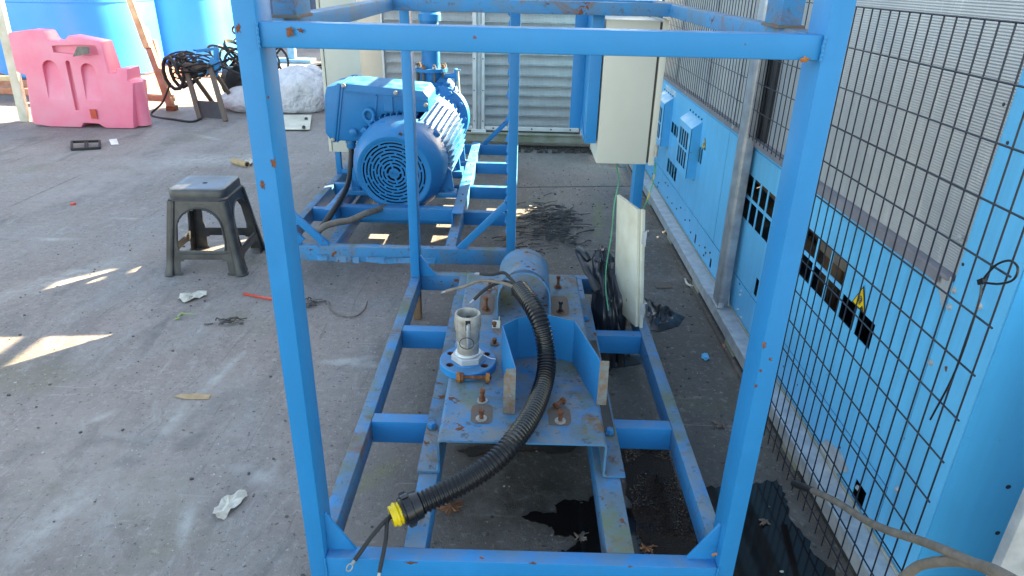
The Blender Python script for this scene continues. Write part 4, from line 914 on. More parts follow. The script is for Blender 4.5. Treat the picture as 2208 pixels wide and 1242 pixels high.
# ------------------------------------------------------------------ mesh fence panels
def mesh_panel(name, x, y0, y1, z0, z1, py, pz, label, singles=True, w=.0019, lean=0.):
    t = thing(name, label, 'mesh panel', (x, (y0+y1)/2, z0)); n = int(round((y1-y0)/py)); m = int(round((z1-z0)/pz)); ys = [y1-py*i for i in range(n+1)]; zs = [z1-pz*j for j in range(m+1)]
    bm = B()
    if singles:
        v = obj('vertical_wire', tube(B(), [(x, ys[0], z0), (x+.0, ys[0], (z0+z1)/2), (x, ys[0], z1)], w, 6, 1), 'navy', t)
        for y in ys[1:]: inst(v, (x+rnd.uniform(-.001, .001), y+rnd.uniform(-.001, .001), z0), t, 'vertical_wire')
        h = obj('horizontal_wire', tube(B(), [(x-w*1.9, y0-.012, zs[0]), (x-w*1.9, y1+.006, zs[0])], w*1.15, 6, 1), 'navy', t)
        for z in zs[1:]: inst(h, (x-w*1.9, (y0+y1-.006)/2, z), t, 'horizontal_wire')
    else:
        for y in ys: tube(bm, [(x, y, z0-.012), (x, y, z1)], w, 5, 1)
        for z in zs: tube(bm, [(x-w*1.9, y0, z), (x-w*1.9, y1, z)], w*1.1, 5, 1)
        kind(obj('wire_grid', bm, 'navy', t), 'stuff')
    return t
mesh_panel('mesh_fence_panel', 1.355, -.042, .786, .02, 1.412, .046, .1035, 'tall dark wire mesh panel at the near end of the cooler, reaching the ground')
mesh_panel('mesh_fence_panel', 1.425, 1.20, 1.66, .885, 2.13, .046, .1035, 'dark wire mesh panel over the near coil just right of the galvanised post', False)
mesh_panel('mesh_fence_panel', 1.425, 1.78, 4.2, .890, 2.13, .046, .1035, 'long dark wire mesh panel over the far coils beyond the galvanised post', False)
for y in (1.92, 2.9): 
    o = obj('mesh_post', bx(1.43, 1.436, y, y+.012, .86, 2.1), 'galv_pale'); tag(o, 'thin pale strip upright behind the far wire mesh'+(' nearest the galvanised post' if y < 2 else ' farther along the cooler'), 'strip')
# cable tie
tp_ = [GX(*p, 1.343) for p in ((2117, 608), (2128, 592), (2150, 570), (2178, 562), (2195, 578), (2185, 603), (2155, 612), (2125, 610))]
ct = obj('cable_tie', tube(B(), tp_, .0022, 6), 'black'); tag(ct, 'black plastic cable tie looped at the right edge of the near wire mesh', 'cable tie')
obj('tie_head', beam(B(), tp_[0]+Vector((0, .006, -.004)), tp_[0]+Vector((0, -.006, .006)), .008, .010), 'black', ct)
obj('tie_tail', tube(B(), [tp_[0]]+[GX(*p, 1.343) for p in ((2108, 660), (2060, 800), (2006, 905))], .0022, 5), 'black', ct)
# thick grey cables lower right
P_ = [GX(1712, 1043, 1.33), GX(1745, 1055, 1.335), GX(1800, 1080, 1.34), GX(1860, 1118, 1.34), GX(1910, 1142, 1.335), GX(1990, 1168, 1.33), GX(2080, 1205, 1.31), GX(2160, 1245, 1.29), GX(2230, 1300, 1.27)]
o = obj('grey_cable', tube(B(), P_, .0095, 10), 'cable_grey', smooth=True); tag(o, 'thick frayed grey cable sticking through the near wire mesh, taped at its tip', 'cable')
obj('taped_tip', tube(B(), spline(P_, 6)[:8], .0108, 10, 1), 'darksteel', o, smooth=True); obj('bare_end', cyl(B(), P_[0]+Vector((0, .010, -.004)), P_[0], .004, 6), 'rust_orange', o)
P_ = [GX(1925, 1275, 1.32), GX(1955, 1240, 1.325), GX(1990, 1217, 1.33), GX(2060, 1210, 1.32), GX(2130, 1224, 1.30), GX(2200, 1260, 1.28)]
o = obj('grey_cable', tube(B(), P_, .0105, 10), 'cable_grey', smooth=True); tag(o, 'thick grey-brown cable arching low at the bottom right corner', 'cable')

o = obj('sun_blocker_box', bx(1.32, 2.2, 4.50, 5.30, .002, .78), 'galv', bev=.006); tag(o, 'added unseen duct box standing between the cooler end and the louvred wall', 'blocker')  # hidden box added to keep sun off the corridor ground
obj('sun_blocker_lid', bx(1.305, 2.22, 4.48, 5.31, .781, .80), 'galv_pale', o)
# ================================================================== LOUVRED PLANT ROOM
lv = thing('louvred_plant_room', 'grey louvred plant enclosure with mesh-backed slats behind the motor skid', 'building', (.25, 7.2, 0))
pv = lambda n_, b_, m_='slat', bev=0: obj(n_, b_, m_, lv, bev=bev)
pv('corner_post', bx(1.135, 1.20, 5.055, 5.249, .0, 3.6), 'slat'); pv('wall', bx(-.85, 1.205, 5.25, 9.15, .0, 3.6), 'slat')  # corner post added to close a slit that leaked sun
pv('base_beam', bx(-.85, 1.205, 5.06, 5.25, .066, .135), 'olive', .004); pv('drip_ledge', bx(-.85, 1.205, 5.04, 5.2, .136, .150), 'olive', .003)
src = None
for (xa, xb) in ((-.72, .045), (.155, 1.02)):
    pv('frame_rail', bx(xa, xb, 5.085, 5.12, .165, .205), 'slat', .003)
    for k in range(14):
        z = .215+k*.088
        pv('louvre_slat', prism(B(), [(xa, 5.105, z), (xa, 5.10, z+.006), (xa, 5.165, z+.078), (xa, 5.17, z+.072)], (xb-xa, 0, 0)), 'slat')
        pv('slat_lip', bx(xa, xb, 5.097, 5.104, z-.004, z+.008), 'galv_pale')
    pv('bird_mesh', (lambda b_: ([beam(b_, (xa+.012*i, 5.095, .21), (xa+.012*i, 5.095, 1.45), .0016, .0016, up=(0, 1, 0)) for i in range(int((xb-xa)/.012))], [beam(b_, (xa, 5.094, .215+.012*i), (xb, 5.094, .215+.012*i), .0016, .0016) for i in range(100)], b_)[2])(B()), 'galv')['kind'] = 'stuff'
    for i in range(5): pv('rivet', lathe(B(), [(0, .008), (.003, .007), (.003, 0)], (xa+.08+i*(xb-xa-.16)/4, 5.085, .185), (0, -1, 0), 8), 'darksteel')
pv('recess', bx(-.80, 1.25, 5.20, 5.24, .2, 3.5), 'slat')
for x0, w_, m_ in ((.048, .036, 'slat'), (.090, .032, 'galv_pale'), (.126, .028, 'slat'), (-.80, .07, 'slat'), (1.03, .10, 'slat')):
    pv('mullion', bx(x0, x0+w_, 5.07, 5.16, .145 if w_ < .05 else .10, 3.4), m_, .002)
pv('mullion_foot', bx(.035, .170, 5.062, 5.08, .125, .175), 'slat', .003)
for x in (.062, .140):
    for z in (.25, .52, .79, 1.06): pv('rivet', lathe(B(), [(0, .006), (.003, .005), (.003, 0)], (x, 5.07, z), (0, -1, 0), 8), 'darksteel')
pv('header', bx(-.85, 1.205, 5.10, 5.25, 1.47, 3.6), 'slat')
lb_ = B()
for k in range(220):
    x = rnd.uniform(-.4, 1.3); y = rnd.uniform(4.93, 5.12); s_k = rnd.uniform(.008, .028); a = rnd.random()*6.28
    prism(lb_, [(x+math.cos(a+t_)*s_k, y+math.sin(a+t_)*s_k*.7, .002+rnd.random()*.01) for t_ in (0, 1.8, 3.4, 5)], (0, 0, .004+rnd.random()*.012))
o = obj('leaf_litter', lb_, 'litter'); kind(o, 'stuff'); tag(o, 'dark leaf litter heaped along the foot of the louvred wall', 'leaf litter')

# ================================================================== LEFT BACKGROUND
def tank(x, y, r, h, label, z0=.18):
    t = thing('water_tank', label, 'tank', (x, y, 0))
    obj('tank_shell', lathe(B(), [(z0, 0), (z0, r*.93), (z0+.04, r*.99), (z0+.10, r), (1.05, r), (1.06, r*1.012), (1.14, r*1.012), (1.15, r), (h, r), (h+.25, r*.5), (h+.25, 0)], (x, y, 0), (0, 0, 1), 64), 'tank', t, smooth=True)
    obj('tank_plinth', bx(x-r*.9, x+r*.9, y-r*.9, y+r*.9, .001, z0), 'rustframe', t, bev=.01)
    return t
tank(-5.28, 8.15, .95, 2.6, 'large blue plastic water tank in shade behind the pink barrier')
tank(-4.72, 9.80, .80, 2.4, 'blue plastic water tank in full sun right of the leaning pole', .02)
tank(-7.7, 9.6, .9, 2.4, 'pale blue tank at the far left edge behind the white ladder frame')
# pipe rack that throws the stripe on the sunny tank
# leaning pole frame
P1, P2 = GY(365, 235, 7.6), GY(335, -40, 7.75)
t = thing('pole_frame', 'rusty pink and yellowed pole frame standing at the right of the shaded tank', 'frame', GZ(368, 240))
g0 = GZ(372, 238); k_ = Vector((-.42, .25, 1.55))
obj('upright', beam(B(), g0, g0+k_*.55, .07, .07, up=(0, 1, 0)), 'rustframe', t, bev=.006); obj('upright', beam(B(), g0+k_*.42+Vector((0, -.04, 0)), g0+k_*1.25+Vector((0, -.04, 0)), .075, .05, up=(0, 1, 0)), 'yellowpole', t, bev=.006)
obj('cross_member', beam(B(), g0+Vector((0, .06, .12)), g0+Vector((-2.2, .35, .12)), .08, .07), 'rustframe', t, bev=.006); obj('short_post', beam(B(), g0+Vector((-.12, .2, .15)), g0+Vector((-.2, .25, .72)), .05, .05, up=(0, 1, 0)), 'rustframe', t, bev=.004)
obj('foot', bx(g0.x-.05, g0.x+.05, g0.y-.04, g0.y+.04, .001, .05), 'rust', t)
# white ladder frame far left
t = thing('ladder', 'white painted steel ladder frame at the left edge behind the barrier', 'ladder', (-5.1, 6.6, 0))
l0 = GZ(55, 262); l1 = Vector((.02, .1, 1.9))
obj('stile', beam(B(), l0, l0+l1, .09, .05, up=(0, 1, 0)), 'white_metal', t, bev=.004); obj('stile', beam(B(), l0+Vector((-.9, -.1, 0)), l0+Vector((-.9, -.1, 0))+l1, .09, .05, up=(0, 1, 0)), 'white_metal', t, bev=.004)
for z in (.42, .92, 1.15, 1.42): obj('rung', beam(B(), l0+l1*(z/1.9)+Vector((0, .01, 0)), l0+l1*(z/1.9)+Vector((-.9, -.1, 0)), .045, .045), 'white_metal' if z > .5 else 'yellowpole', t, bev=.003)
# pink water-filled barrier
BY = 5.52
t = thing('road_barrier', 'faded pink plastic water-filled road barrier standing in front of the tanks', 'barrier', (-3.78, 5.7, 0))
def bpt(px, py): return GY(px, py, BY)
outline = [(85, 268), (122, 277), (190, 280), (192, 266), (225, 268), (240, 278), (302, 279), (300, 262), (296, 180), (284, 176), (282, 150), (258, 150), (258, 160), (242, 160), (222, 92), (150, 78), (140, 92), (108, 90), (96, 68), (60, 66), (18, 72), (28, 110), (42, 158), (62, 164), (78, 250)]
bo = [bpt(*p) for p in outline]
for p in bo: p.y = BY; p.z = max(p.z, .004)
bz = obj('barrier_body', prism(B(), [(p.x, BY+.0, p.z) for p in bo], (0.0, .34, 0)), 'pink', t, bev=.018)
# taper towards the top
for v in bz.data.vertices:
    k = max(0, min(1, v.co.z/.9)); v.co.y *= 1-.45*k
cut = B(); fy = lambda z: BY+.17-.17*(1-.45*min(1, z/.9))
def capsule(cx_, w_, z0, z1, d0, d1, n=8):
    P_ = [(cx_-w_*1.1, z0), (cx_+w_*1.1, z0)]+[(cx_+w_*math.cos(t_*math.pi/n), z1-w_+w_*math.sin(t_*math.pi/n)) for t_ in range(n+1)]
    lean = lambda z: .03*(.6-z)
    fr = [cut.verts.new((x+lean(z), fy(z)-.06, z)) for x, z in P_]; bk = [cut.verts.new((x+lean(z), fy(z)+d0+(d1-d0)*max(0, (z-z0)/(z1-z0)), z)) for x, z in P_]
    cut.faces.new(fr); cut.faces.new(bk[::-1])
    for i in range(len(P_)): k = (i+1) % len(P_); cut.faces.new((fr[i], bk[i], bk[k], fr[k]))
capsule(-3.98, .075, .19, .63, -.012, .055); capsule(-3.80, .022, .17, .63, .03, .05); capsule(-3.62, .070, .19, .61, -.012, .055)
prism(cut, [(-3.92, BY-.1, .70), (-3.92, BY-.1, .76), (-3.66, BY-.1, .775), (-3.50, BY-.1, .77), (-3.49, BY-.1, .69), (-3.62, BY-.1, .68)], (0, .20, 0))
bmesh.ops.triangulate(cut, faces=cut.faces)
co_ = obj('cutter', cut, 'pink'); md_ = bz.modifiers.new('b', 'BOOLEAN'); md_.object = co_; md_.solver = 'EXACT'
bpy.context.view_layer.update(); nm_ = bpy.data.meshes.new_from_object(bz.evaluated_get(bpy.context.evaluated_depsgraph_get())); bz.modifiers.clear(); bz.data = nm_
bpy.data.objects.remove(co_)
obj('end_rib', cyl(B(), (-3.245, BY+.15, .02), (-3.235, BY+.13, .44), .075, 18), 'pink', t, smooth=True)
obj('coupling_lug', cyl(B(), (-3.33, BY+.13, .45), (-3.335, BY+.13, .56), .055, 16), 'pink', t, smooth=False)
pk = bpt(215, 245); obj('reflector', bx(pk.x-.03, pk.x+.03, BY-.006, BY+.002, pk.z-.05, pk.z+.04), 'red', t)
pk = bpt(180, 108); o = obj('scrap_board', prism(B(), [(pk.x-.10, BY-.02, pk.z-.06), (pk.x+.06, BY-.02, pk.z-.03), (pk.x+.05, BY+.02, pk.z+.03), (pk.x-.06, BY+.02, pk.z+.03)], (0, -.008, 0)), 'cable_grey'); tag(o, 'small grey board lodged in the upper ledge of the pink barrier', 'board')
bm = prism(B(), [(p.x, 0, p.z) for p in [bpt(110, 112), bpt(150, 112), bpt(200, 104), bpt(206, 122), bpt(180, 124), bpt(112, 126)]], (0, 0, 0)) if False else None

t.location.x -= .06
# ladder-like rusty rack with heaped cable
t = thing('cable_rack', 'dark rusty steel rack standing in front of the sunlit tank', 'rack', (-2.9, 6.1, 0))
ra, rb2 = GZ(432, 258), GZ(487, 262); up_ = Vector((-.23, .35, .52))
for p in (ra, rb2): obj('upright', beam(B(), p, p+up_, .05, .03, up=(0, 1, 0)), 'rustplate', t, bev=.003)
obj('crossbar', beam(B(), ra+up_*.97, rb2+up_*.97, .05, .06), 'rustplate', t, bev=.003); obj('lower_panel', prism(B(), [ra+up_*.04, rb2+up_*.04, rb2+up_*.34, ra+up_*.34], (0, .01, 0)), 'darksteel', t)
for p in (ra, rb2): obj('rear_leg', beam(B(), p+up_, p+up_+Vector((.1, .35, -.5)), .04, .03, up=(0, 1, 0)), 'rustplate', t, bev=.002)
def cables(name, c, sx, sy, sz, n, seed, label, mat='rubber', r=.009, zmin=.012):
    rr = random.Random(seed); bm = B()
    for k in range(n):
        a = rr.random()*6.28; rad = rr.uniform(.35, 1); tilt = rr.uniform(-.9, .9); cc = Vector((rr.gauss(0, .35)*sx, rr.gauss(0, .35)*sy, rr.gauss(0, .3)*sz)); pts = []
        for i in range(9):
            th = a+i*.75; pts.append(Vector(c)+cc+Vector((math.cos(th)*sx*rad*.7, math.sin(th)*sy*rad*.8, math.sin(th+tilt*3)*sz*rad*.8)))
        for p in pts: p.z = max(p.z, zmin+rr.random()*.01)
        tube(bm, pts, r*rr.uniform(.7, 1.2), 5, 3)
    o = obj(name, bm, mat, smooth=True); kind(o, 'stuff'); return tag(o, label, 'cables')
hc = GZ(500, 235)
cables('cable_heap', hc+Vector((.12, .45, .46)), .36, .25, .26, 26, 3, 'tangle of black cables heaped over the rusty rack', 'rubber', .014)
cables('cable_heap', ra.lerp(rb2, .4)+up_+Vector((0, .02, -.02)), .36, .12, .13, 14, 5, 'thin dark cables draped over the crossbar of the rusty rack', 'rubber', .010)
cables('cable_heap', hc+Vector((.05, .5, .78)), .12, .10, .10, 10, 8, 'coil of rusty brown wire on top of the cable tangle', 'rust', .012)
cables('cable_heap', hc+Vector((.10, .42, .70)), .10, .08, .14, 6, 9, 'few bright blue cable loops in the tangle', 'blue', .014)
c = ra+up_*.82+Vector((-.16, .02, 0))
o = obj('hose_coil', tube(B(), [c+Vector((math.cos(a*.5)*.09, .012*a-.1, math.sin(a*.5)*.17)) for a in range(48)], .02, 8, 1), 'rubber', smooth=True); tag(o, 'coil of black hose hung on the left side of the rusty rack', 'hose')
o = obj('loose_cable', tube(B(), [c+Vector((-.05, 0, -.1)), c+Vector((-.14, -.08, -.3)), Vector((c.x-.22, c.y-.2, .014)), GZ(380, 258, .012), GZ(415, 262, .012), GZ(440, 252, .012)], .011, 7), 'rubber'); tag(o, 'loose black cable trailing on the ground left of the rusty rack', 'cable')
cc = GZ(478, 240)+Vector((.06, .30, .28)); o = obj('cable_reel', lathe(B(), [(-.05, 0), (-.05, .10), (-.035, .17), (.035, .17), (.05, .10), (.05, 0)], cc, (1, -.35, 0), 24), 'black', smooth=True); tag(o, 'black round reel leaning in the cable heap', 'reel'); obj('reel_hub', lathe(B(), [(.0, 0), (.0, .045), (.02, .045), (.02, 0)], cc+Vector((-.05, .0175, 0)), (-1, .35, 0), 16), 'rustframe', o)
bq_ = [GY(p[0], p[1], 6.35) for p in ((457, 162), (466, 128), (466, 104), (424, 110))]; bsh = beam(B(), bq_[0], bq_[1], .11, .03, up=(0, 1, 0)); beam(bsh, bq_[1]-Vector((0, 0, .03)), bq_[2], .05, .029, up=(0, 1, 0)); beam(bsh, bq_[2]+Vector((.02, 0, 0)), bq_[3], .03, .028, up=(0, 1, 0)); o = obj('blue_bracket', bsh, 'blue', bev=.002); tag(o, 'hooked blue steel bracket sticking out of the cable tangle', 'bracket')
# white sacks and board
# 
film(tuple(GZ(628, 247)+Vector((0, .30, .17))),   .34, .30, .30, 4, .006, 'bulging white woven sack lying beside the near blue post', 'sack', 5, 'sack', .22, .0)
film(tuple(GZ(668, 235)+Vector((-.02, .42, .16))), .17, .26, .28, 9, .006, 'second crumpled white sack tucked behind the bulging one', 'sack', 5, 'sack', .28, .0)
film(tuple(GZ(540, 248)+Vector((0, .30, .10))), .46, .26, .16, 12, .006, 'low white sack under the cable tangle left of the blue post', 'sack', 5, 'sack', .2, .0)
bd = [GZ(540, 280, .012), GZ(668, 280, .012), GZ(672, 249, .035), GZ(560, 249, .035)]
o = obj('metal_sheet', prism(B(), bd, (0, 0, .008)), 'white_metal', bev=.002); tag(o, 'flat off-white metal cover lying in front of the white sack', 'sheet')
for p in ((655, 274), (660, 256)): obj('clip', cyl(B(), GZ(*p, .030), GZ(*p, .045), .018, 8), 'darksteel', o)
# blue-grey stand far behind
c = GZ(632, 134); t = thing('pipe_stand', 'blue-grey pedestal stand on a flat base behind the sacks', 'stand', c)
obj('stem', bx(c.x-.06, c.x+.06, c.y-.06, c.y+.06, .06, .75), 'teal', t, bev=.01); obj('base_plate', bx(c.x-.42, c.x+.36, c.y-.16, c.y+.16, .004, .06), 'teal', t, bev=.01)
c = GZ(690, 175); o = obj('tyre', lathe(B(), [(-.08, .18), (-.09, .28), (-.05, .33), (.05, .33), (.09, .28), (.08, .18)], (c.x+.05, c.y+.35, .10), (0, 0, 1), 28), 'rubber', smooth=True); tag(o, 'black tyre lying flat behind the white sack', 'tyre')
# far dark container and boundary wall, pale blocks seen between things
t = thing('shipping_container', 'dark blue ribbed metal wall seen above the sunlit tank\'s right side', 'container', (-2.2, 15.2, 0))
obj('container_wall', bx(-7.5, 3.0, 15.2, 17.6, .12, 2.7), 'container', t)
ribs = B()
for k in range(52): box(ribs, -7.4+k*.2, -7.3+k*.2, 15.16, 15.2, .3, 2.6)
obj('wall_ribs', ribs, 'container', t); obj('bottom_sill', bx(-7.5, 3., 15.15, 15.2, .12, .28), 'container', t)
for x in (-6.5, -3.6, -.6): obj('door_bar', bx(x, x+.06, 15.10, 15.15, .2, 2.6), 'galv', t)
t = thing('white_truck_body', 'white low-sided trailer partly seen at the far left edge', 'trailer', (-9.5, 10.5, 0))
obj('body', bx(-14, -8.3, 10.2, 12.4, .55, 2.6), 'sack', t, bev=.03); obj('chassis', bx(-14, -8.4, 10.4, 12.2, .35, .55), 'darksteel', t, bev=.02)
for x in (-12.5, -9.2): obj('wheel', lathe(B(), [(-.12, 0), (-.12, .32), (-.08, .38), (.08, .38), (.12, .32), (.12, 0)], (x, 10.45, .39), (0, 1, 0), 24), 'rubber', t, smooth=True)

rr = random.Random(21); wg = B(); q4_ = [GZ(*p) for p in ((1345, 968), (1440, 972), (1512, 1205), (1382, 1210))]
for k in range(1500):
    u_k, v_k = rr.random(), rr.random()**1.2; c = q4_[0].lerp(q4_[1], u_k).lerp(q4_[3].lerp(q4_[2], u_k), v_k)
    if mnoise.noise(c*9) < -.12: continue
    s_k = rr.uniform(.0016, .0038); a = rr.random()*6; prism(wg, [(c.x+math.cos(a+t_)*s_k, c.y+math.sin(a+t_)*s_k, .007) for t_ in (0, 1.5, 3, 4.6)], (rr.uniform(-.001, .001), rr.uniform(-.001, .001), s_k*.9))
o = obj('wet_grains', wg, 'wetshine'); kind(o, 'stuff'); tag(o, 'glistening brown-black wet grains in the front right bay of the near skid', 'grit')
# ================================================================== STOOL
SX, SY = -1.165, 2.262
stl = thing('plastic_stool', 'scuffed black plastic stool standing on the concrete left of the near skid', 'stool', (SX, SY, 0))
rz = math.radians(3)
def sp(x, y, z): return Vector((SX+x*math.cos(rz)-y*math.sin(rz), SY+x*math.sin(rz)+y*math.cos(rz), z))
def half(z): return .135+(.45-z)/.45*.062           # half width of the shell at height z
SEAT = .45
bm = B(); n = 6
# seat: rounded square with turned-down rim and a small finger hole
def rsq(h, r, z, m=5):
    out = []
    for cx_, cy_, a0 in ((h-r, h-r, 0), (-(h-r), h-r, 90), (-(h-r), -(h-r), 180), (h-r, -(h-r), 270)):
        for i in range(m+1): a = math.radians(a0+90*i/m); out.append(sp(cx_+math.cos(a)*r, cy_+math.sin(a)*r, z))
    return out
loops = [rsq(.012, .0119, SEAT-.012), rsq(.013, .0128, SEAT-.005), rsq(.10, .035, SEAT-.004), rsq(.126, .04, SEAT-.0), rsq(.138, .04, SEAT-.004), rsq(.143, .04, SEAT-.014), rsq(.143, .04, SEAT-.045), rsq(.149, .04, SEAT-.052), rsq(.149, .04, SEAT-.060), rsq(.140, .036, SEAT-.060)]
rows = [[bm.verts.new(p) for p in l_] for l_ in loops]
for a, b in zip(rows, rows[1:]):
    for i in range(len(a)): j = (i+1) % len(a); bm.faces.new((a[i], a[j], b[j], b[i]))
obj('seat', bm, 'stool', stl, smooth=True)
obj('finger_hole', lathe(B(), [(0, 0), (0, .012), (.002, .012), (.002, 0)], sp(0, 0, SEAT-.014), (0, 0, 1), 12), 'dark', stl)
# four sides: panel with arched window and raised foot arch
def side(k):
    bm = B(); t = .004; N_ = 28; Z0 = SEAT-.06
    a = math.radians(90*k); ax_, ay_ = math.cos(a), math.sin(a)
    def pt(u, z, off=0.):     # u across the face, z height
        h_ = half(z)+off; return sp(ax_*h_-ay_*u, ay_*h_+ax_*u, z)
    def inside(u, z):         # True where the side is open
        hw = .094+(.40-z)*.10
        if z < .085: return abs(u) < .118 and z < .070+.02*math.sqrt(max(0, 1-(u/.12)**2))
        if .135 < z < .345:
            if z > .255: q_ = 1-((z-.255)/.09)**2; return abs(u) < hw*math.sqrt(max(0, q_))
            return abs(u) < hw
        return False
    nu, nz = 40, 46; V = {}
    def vv(i, j, s):
        if (i, j, s) not in V:
            z = Z0*j/nz; u = (-1+2*i/nu)*(half(z)-.006); V[i, j, s] = bm.verts.new(pt(u, z, (0, -t)[s]))
        return V[i, j, s]
    def sol(i, j):
        if i < 0 or j < 0 or i >= nu or j >= nz: return False
        z = Z0*(j+.5)/nz; return not inside((-1+2*(i+.5)/nu)*(half(z)-.006), z)
    for i in range(nu):
        for j in range(nz):
            if not sol(i, j): continue
            bm.faces.new((vv(i, j, 0), vv(i+1, j, 0), vv(i+1, j+1, 0), vv(i, j+1, 0))); bm.faces.new((vv(i, j, 1), vv(i, j+1, 1), vv(i+1, j+1, 1), vv(i+1, j, 1)))
            for di, dj, e in ((-1, 0, ((i, j), (i, j+1))), (1, 0, ((i+1, j+1), (i+1, j))), (0, -1, ((i+1, j), (i, j))), (0, 1, ((i, j+1), (i+1, j+1)))):
                if not sol(i+di, j+dj): bm.faces.new((vv(*e[0], 0), vv(*e[1], 0), vv(*e[1], 1), vv(*e[0], 1)))
    for _ in range(2): bmesh.ops.smooth_vert(bm, verts=[v for v in bm.verts if any(len(f.verts) == 4 for f in v.link_faces)], factor=.35, use_axis_x=True, use_axis_y=True, use_axis_z=True)
    o = obj('side_panel', bm, 'stool', stl, smooth=True)
    # raised bead round the opening and the crossbar ledge
    bd_ = B(); pts = [pt(-.118, .135, .003)]+[pt(-(.100+(.40-z)*.10), z, .003) for z in (.18, .22, .255)]+[pt(-(.112)*math.cos(t_), .255+.100*math.sin(t_), .003) for t_ in (.3, .6, .9, 1.2, 1.57, 1.94, 2.24, 2.54, 2.84)]+[pt((.100+(.40-z)*.10), z, .003) for z in (.255, .22, .18)]+[pt(.118, .135, .003)]
    tube(bd_, pts, .0045, 6, 2); tube(bd_, [pt(-.125, .122, .002), pt(0, .118, .004), pt(.125, .122, .002)], .004, 6, 3); obj('bead', bd_, 'stool', o, smooth=True)
for k in range(4): side(k)
for k in range(4):
    a = math.radians(45+90*k); bm = B(); rows = []
    for z in (0, .012, .05, .12, .2, .3, .39):
        h_ = half(z); r_ = .030 if z > .02 else .036; c = Vector((math.copysign(h_-.020, math.cos(a)), math.copysign(h_-.020, math.sin(a)), 0)); row = []
        for i in range(9):
            th = a-math.radians(68)+math.radians(136)*i/8; row.append(bm.verts.new(sp(c.x+math.cos(th)*r_, c.y+math.sin(th)*r_, z+.001)))
        rows.append(row)
    for p, q_ in zip(rows, rows[1:]):
        for i in range(8): bm.faces.new((p[i], p[i+1], q_[i+1], q_[i]))
    fs = list(bm.faces); r = bmesh.ops.extrude_face_region(bm, geom=fs)
    for v in [x for x in r['geom'] if isinstance(x, bmesh.types.BMVert)]: v.co -= (v.co-sp(0, 0, v.co.z)).normalized()*.004
    lg = obj('leg', bm, 'stool', stl, smooth=True)
    bd_ = B(); h_ = half(.006); c = Vector((math.copysign(h_-.020, math.cos(a)), math.copysign(h_-.020, math.sin(a)), 0))
    tube(bd_, [sp(c.x+math.cos(a+t_)*.037, c.y+math.sin(a+t_)*.037, .006) for t_ in (-1.2, -.8, -.4, 0, .4, .8, 1.2)], .0055, 6, 2); obj('foot_rim', bd_, 'stool', lg, smooth=True)

# ================================================================== LITTER
def scrap(px, mat, name, label, cat, z=.001, amp=.006, curl=0., seed=0, jit=.0, sub=3):
    P_ = [GZ(*p) for p in px]; out = []
    for i, p in enumerate(P_):
        q_ = P_[(i+1) % len(P_)]
        for k in range(sub): w_ = p.lerp(q_, k/sub); out.append((w_.x+jit*mnoise.noise(w_*60), w_.y+jit*mnoise.noise(w_*70+Vector((5, 0, 0)))))
    o = obj(name, sheet(out, z, seed, amp, .0015, curl), mat, smooth=False); return tag(o, label, cat)
scrap([(460, 1112), (466, 1098), (484, 1078), (505, 1068), (528, 1060), (536, 1074), (520, 1090), (500, 1105), (484, 1122), (470, 1126)], 'paper', 'torn_scrap', 'torn curled grey-white scrap near the bottom left of the skid', 'scrap', amp=.018, seed=3, jit=.004)
scrap([(384, 648), (392, 637), (420, 634), (447, 632), (446, 640), (430, 645), (400, 656)], 'paper', 'torn_scrap', 'white scrap of sheet in front of the stool', 'scrap', amp=.02, seed=7)
scrap([(235, 302), (252, 300), (256, 312), (240, 313)], 'white', 'paper_scrap', 'small square of white paper near the black frame', 'paper', amp=.004)
scrap([(376, 856), (390, 851), (420, 850), (455, 853), (450, 862), (400, 862)], 'paper_brown', 'flat_scrap', 'flat tan scrap pressed into the concrete at left', 'scrap', amp=.002)
scrap([(1408, 608), (1445, 610), (1450, 622), (1415, 622)], 'rustplate', 'rusty_plate', 'small rusty plate on the concrete right of the white door', 'plate', amp=.003)
a_, b_ = GZ(525, 633, .006), GZ(598, 647, .006); o = obj('red_strip', beam(B(), a_, b_, .014, .008), 'red', bev=.002); tag(o, 'flat red plastic strip lying beside the near blue post', 'strip')
c = GZ(158, 441); o = obj('bottle_cap', lathe(B(), [(0, 0), (0, .018), (.012, .017), (.014, 0)], c, (0, 0, 1), 14), 'red'); tag(o, 'small red cap lying alone on the concrete at far left', 'cap')
a_, b_ = GZ(503, 347, .02), GZ(526, 353, .02); o = obj('cardboard_tube', lathe(B(), [(0, .018), (0, .026), ((b_-a_).length*1.3, .026), ((b_-a_).length*1.3, .018)], a_, b_-a_, 14), 'paper_brown'); tag(o, 'short pale cardboard tube behind the stool', 'tube')
scrap([(528, 348), (545, 347), (545, 358), (530, 358)], 'paper', 'crushed_cup', 'crushed pale scrap beside the cardboard tube', 'scrap', amp=.03, seed=2)
t = thing('plastic_tray', 'small black open plastic tray frame on the concrete before the barrier', 'tray', GZ(185, 314))
q4 = [GZ(155, 322, .012), GZ(215, 319, .012), GZ(215, 304, .03), GZ(155, 306, .03)]
for i in range(4): obj('tray_bar', beam(B(), q4[i], q4[(i+1) % 4], .018, .022), 'rubber', t, bev=.002)
for f in (.48, .56): obj('tray_bar', beam(B(), q4[0].lerp(q4[1], f), q4[3].lerp(q4[2], f), .012, .018), 'rubber', t)
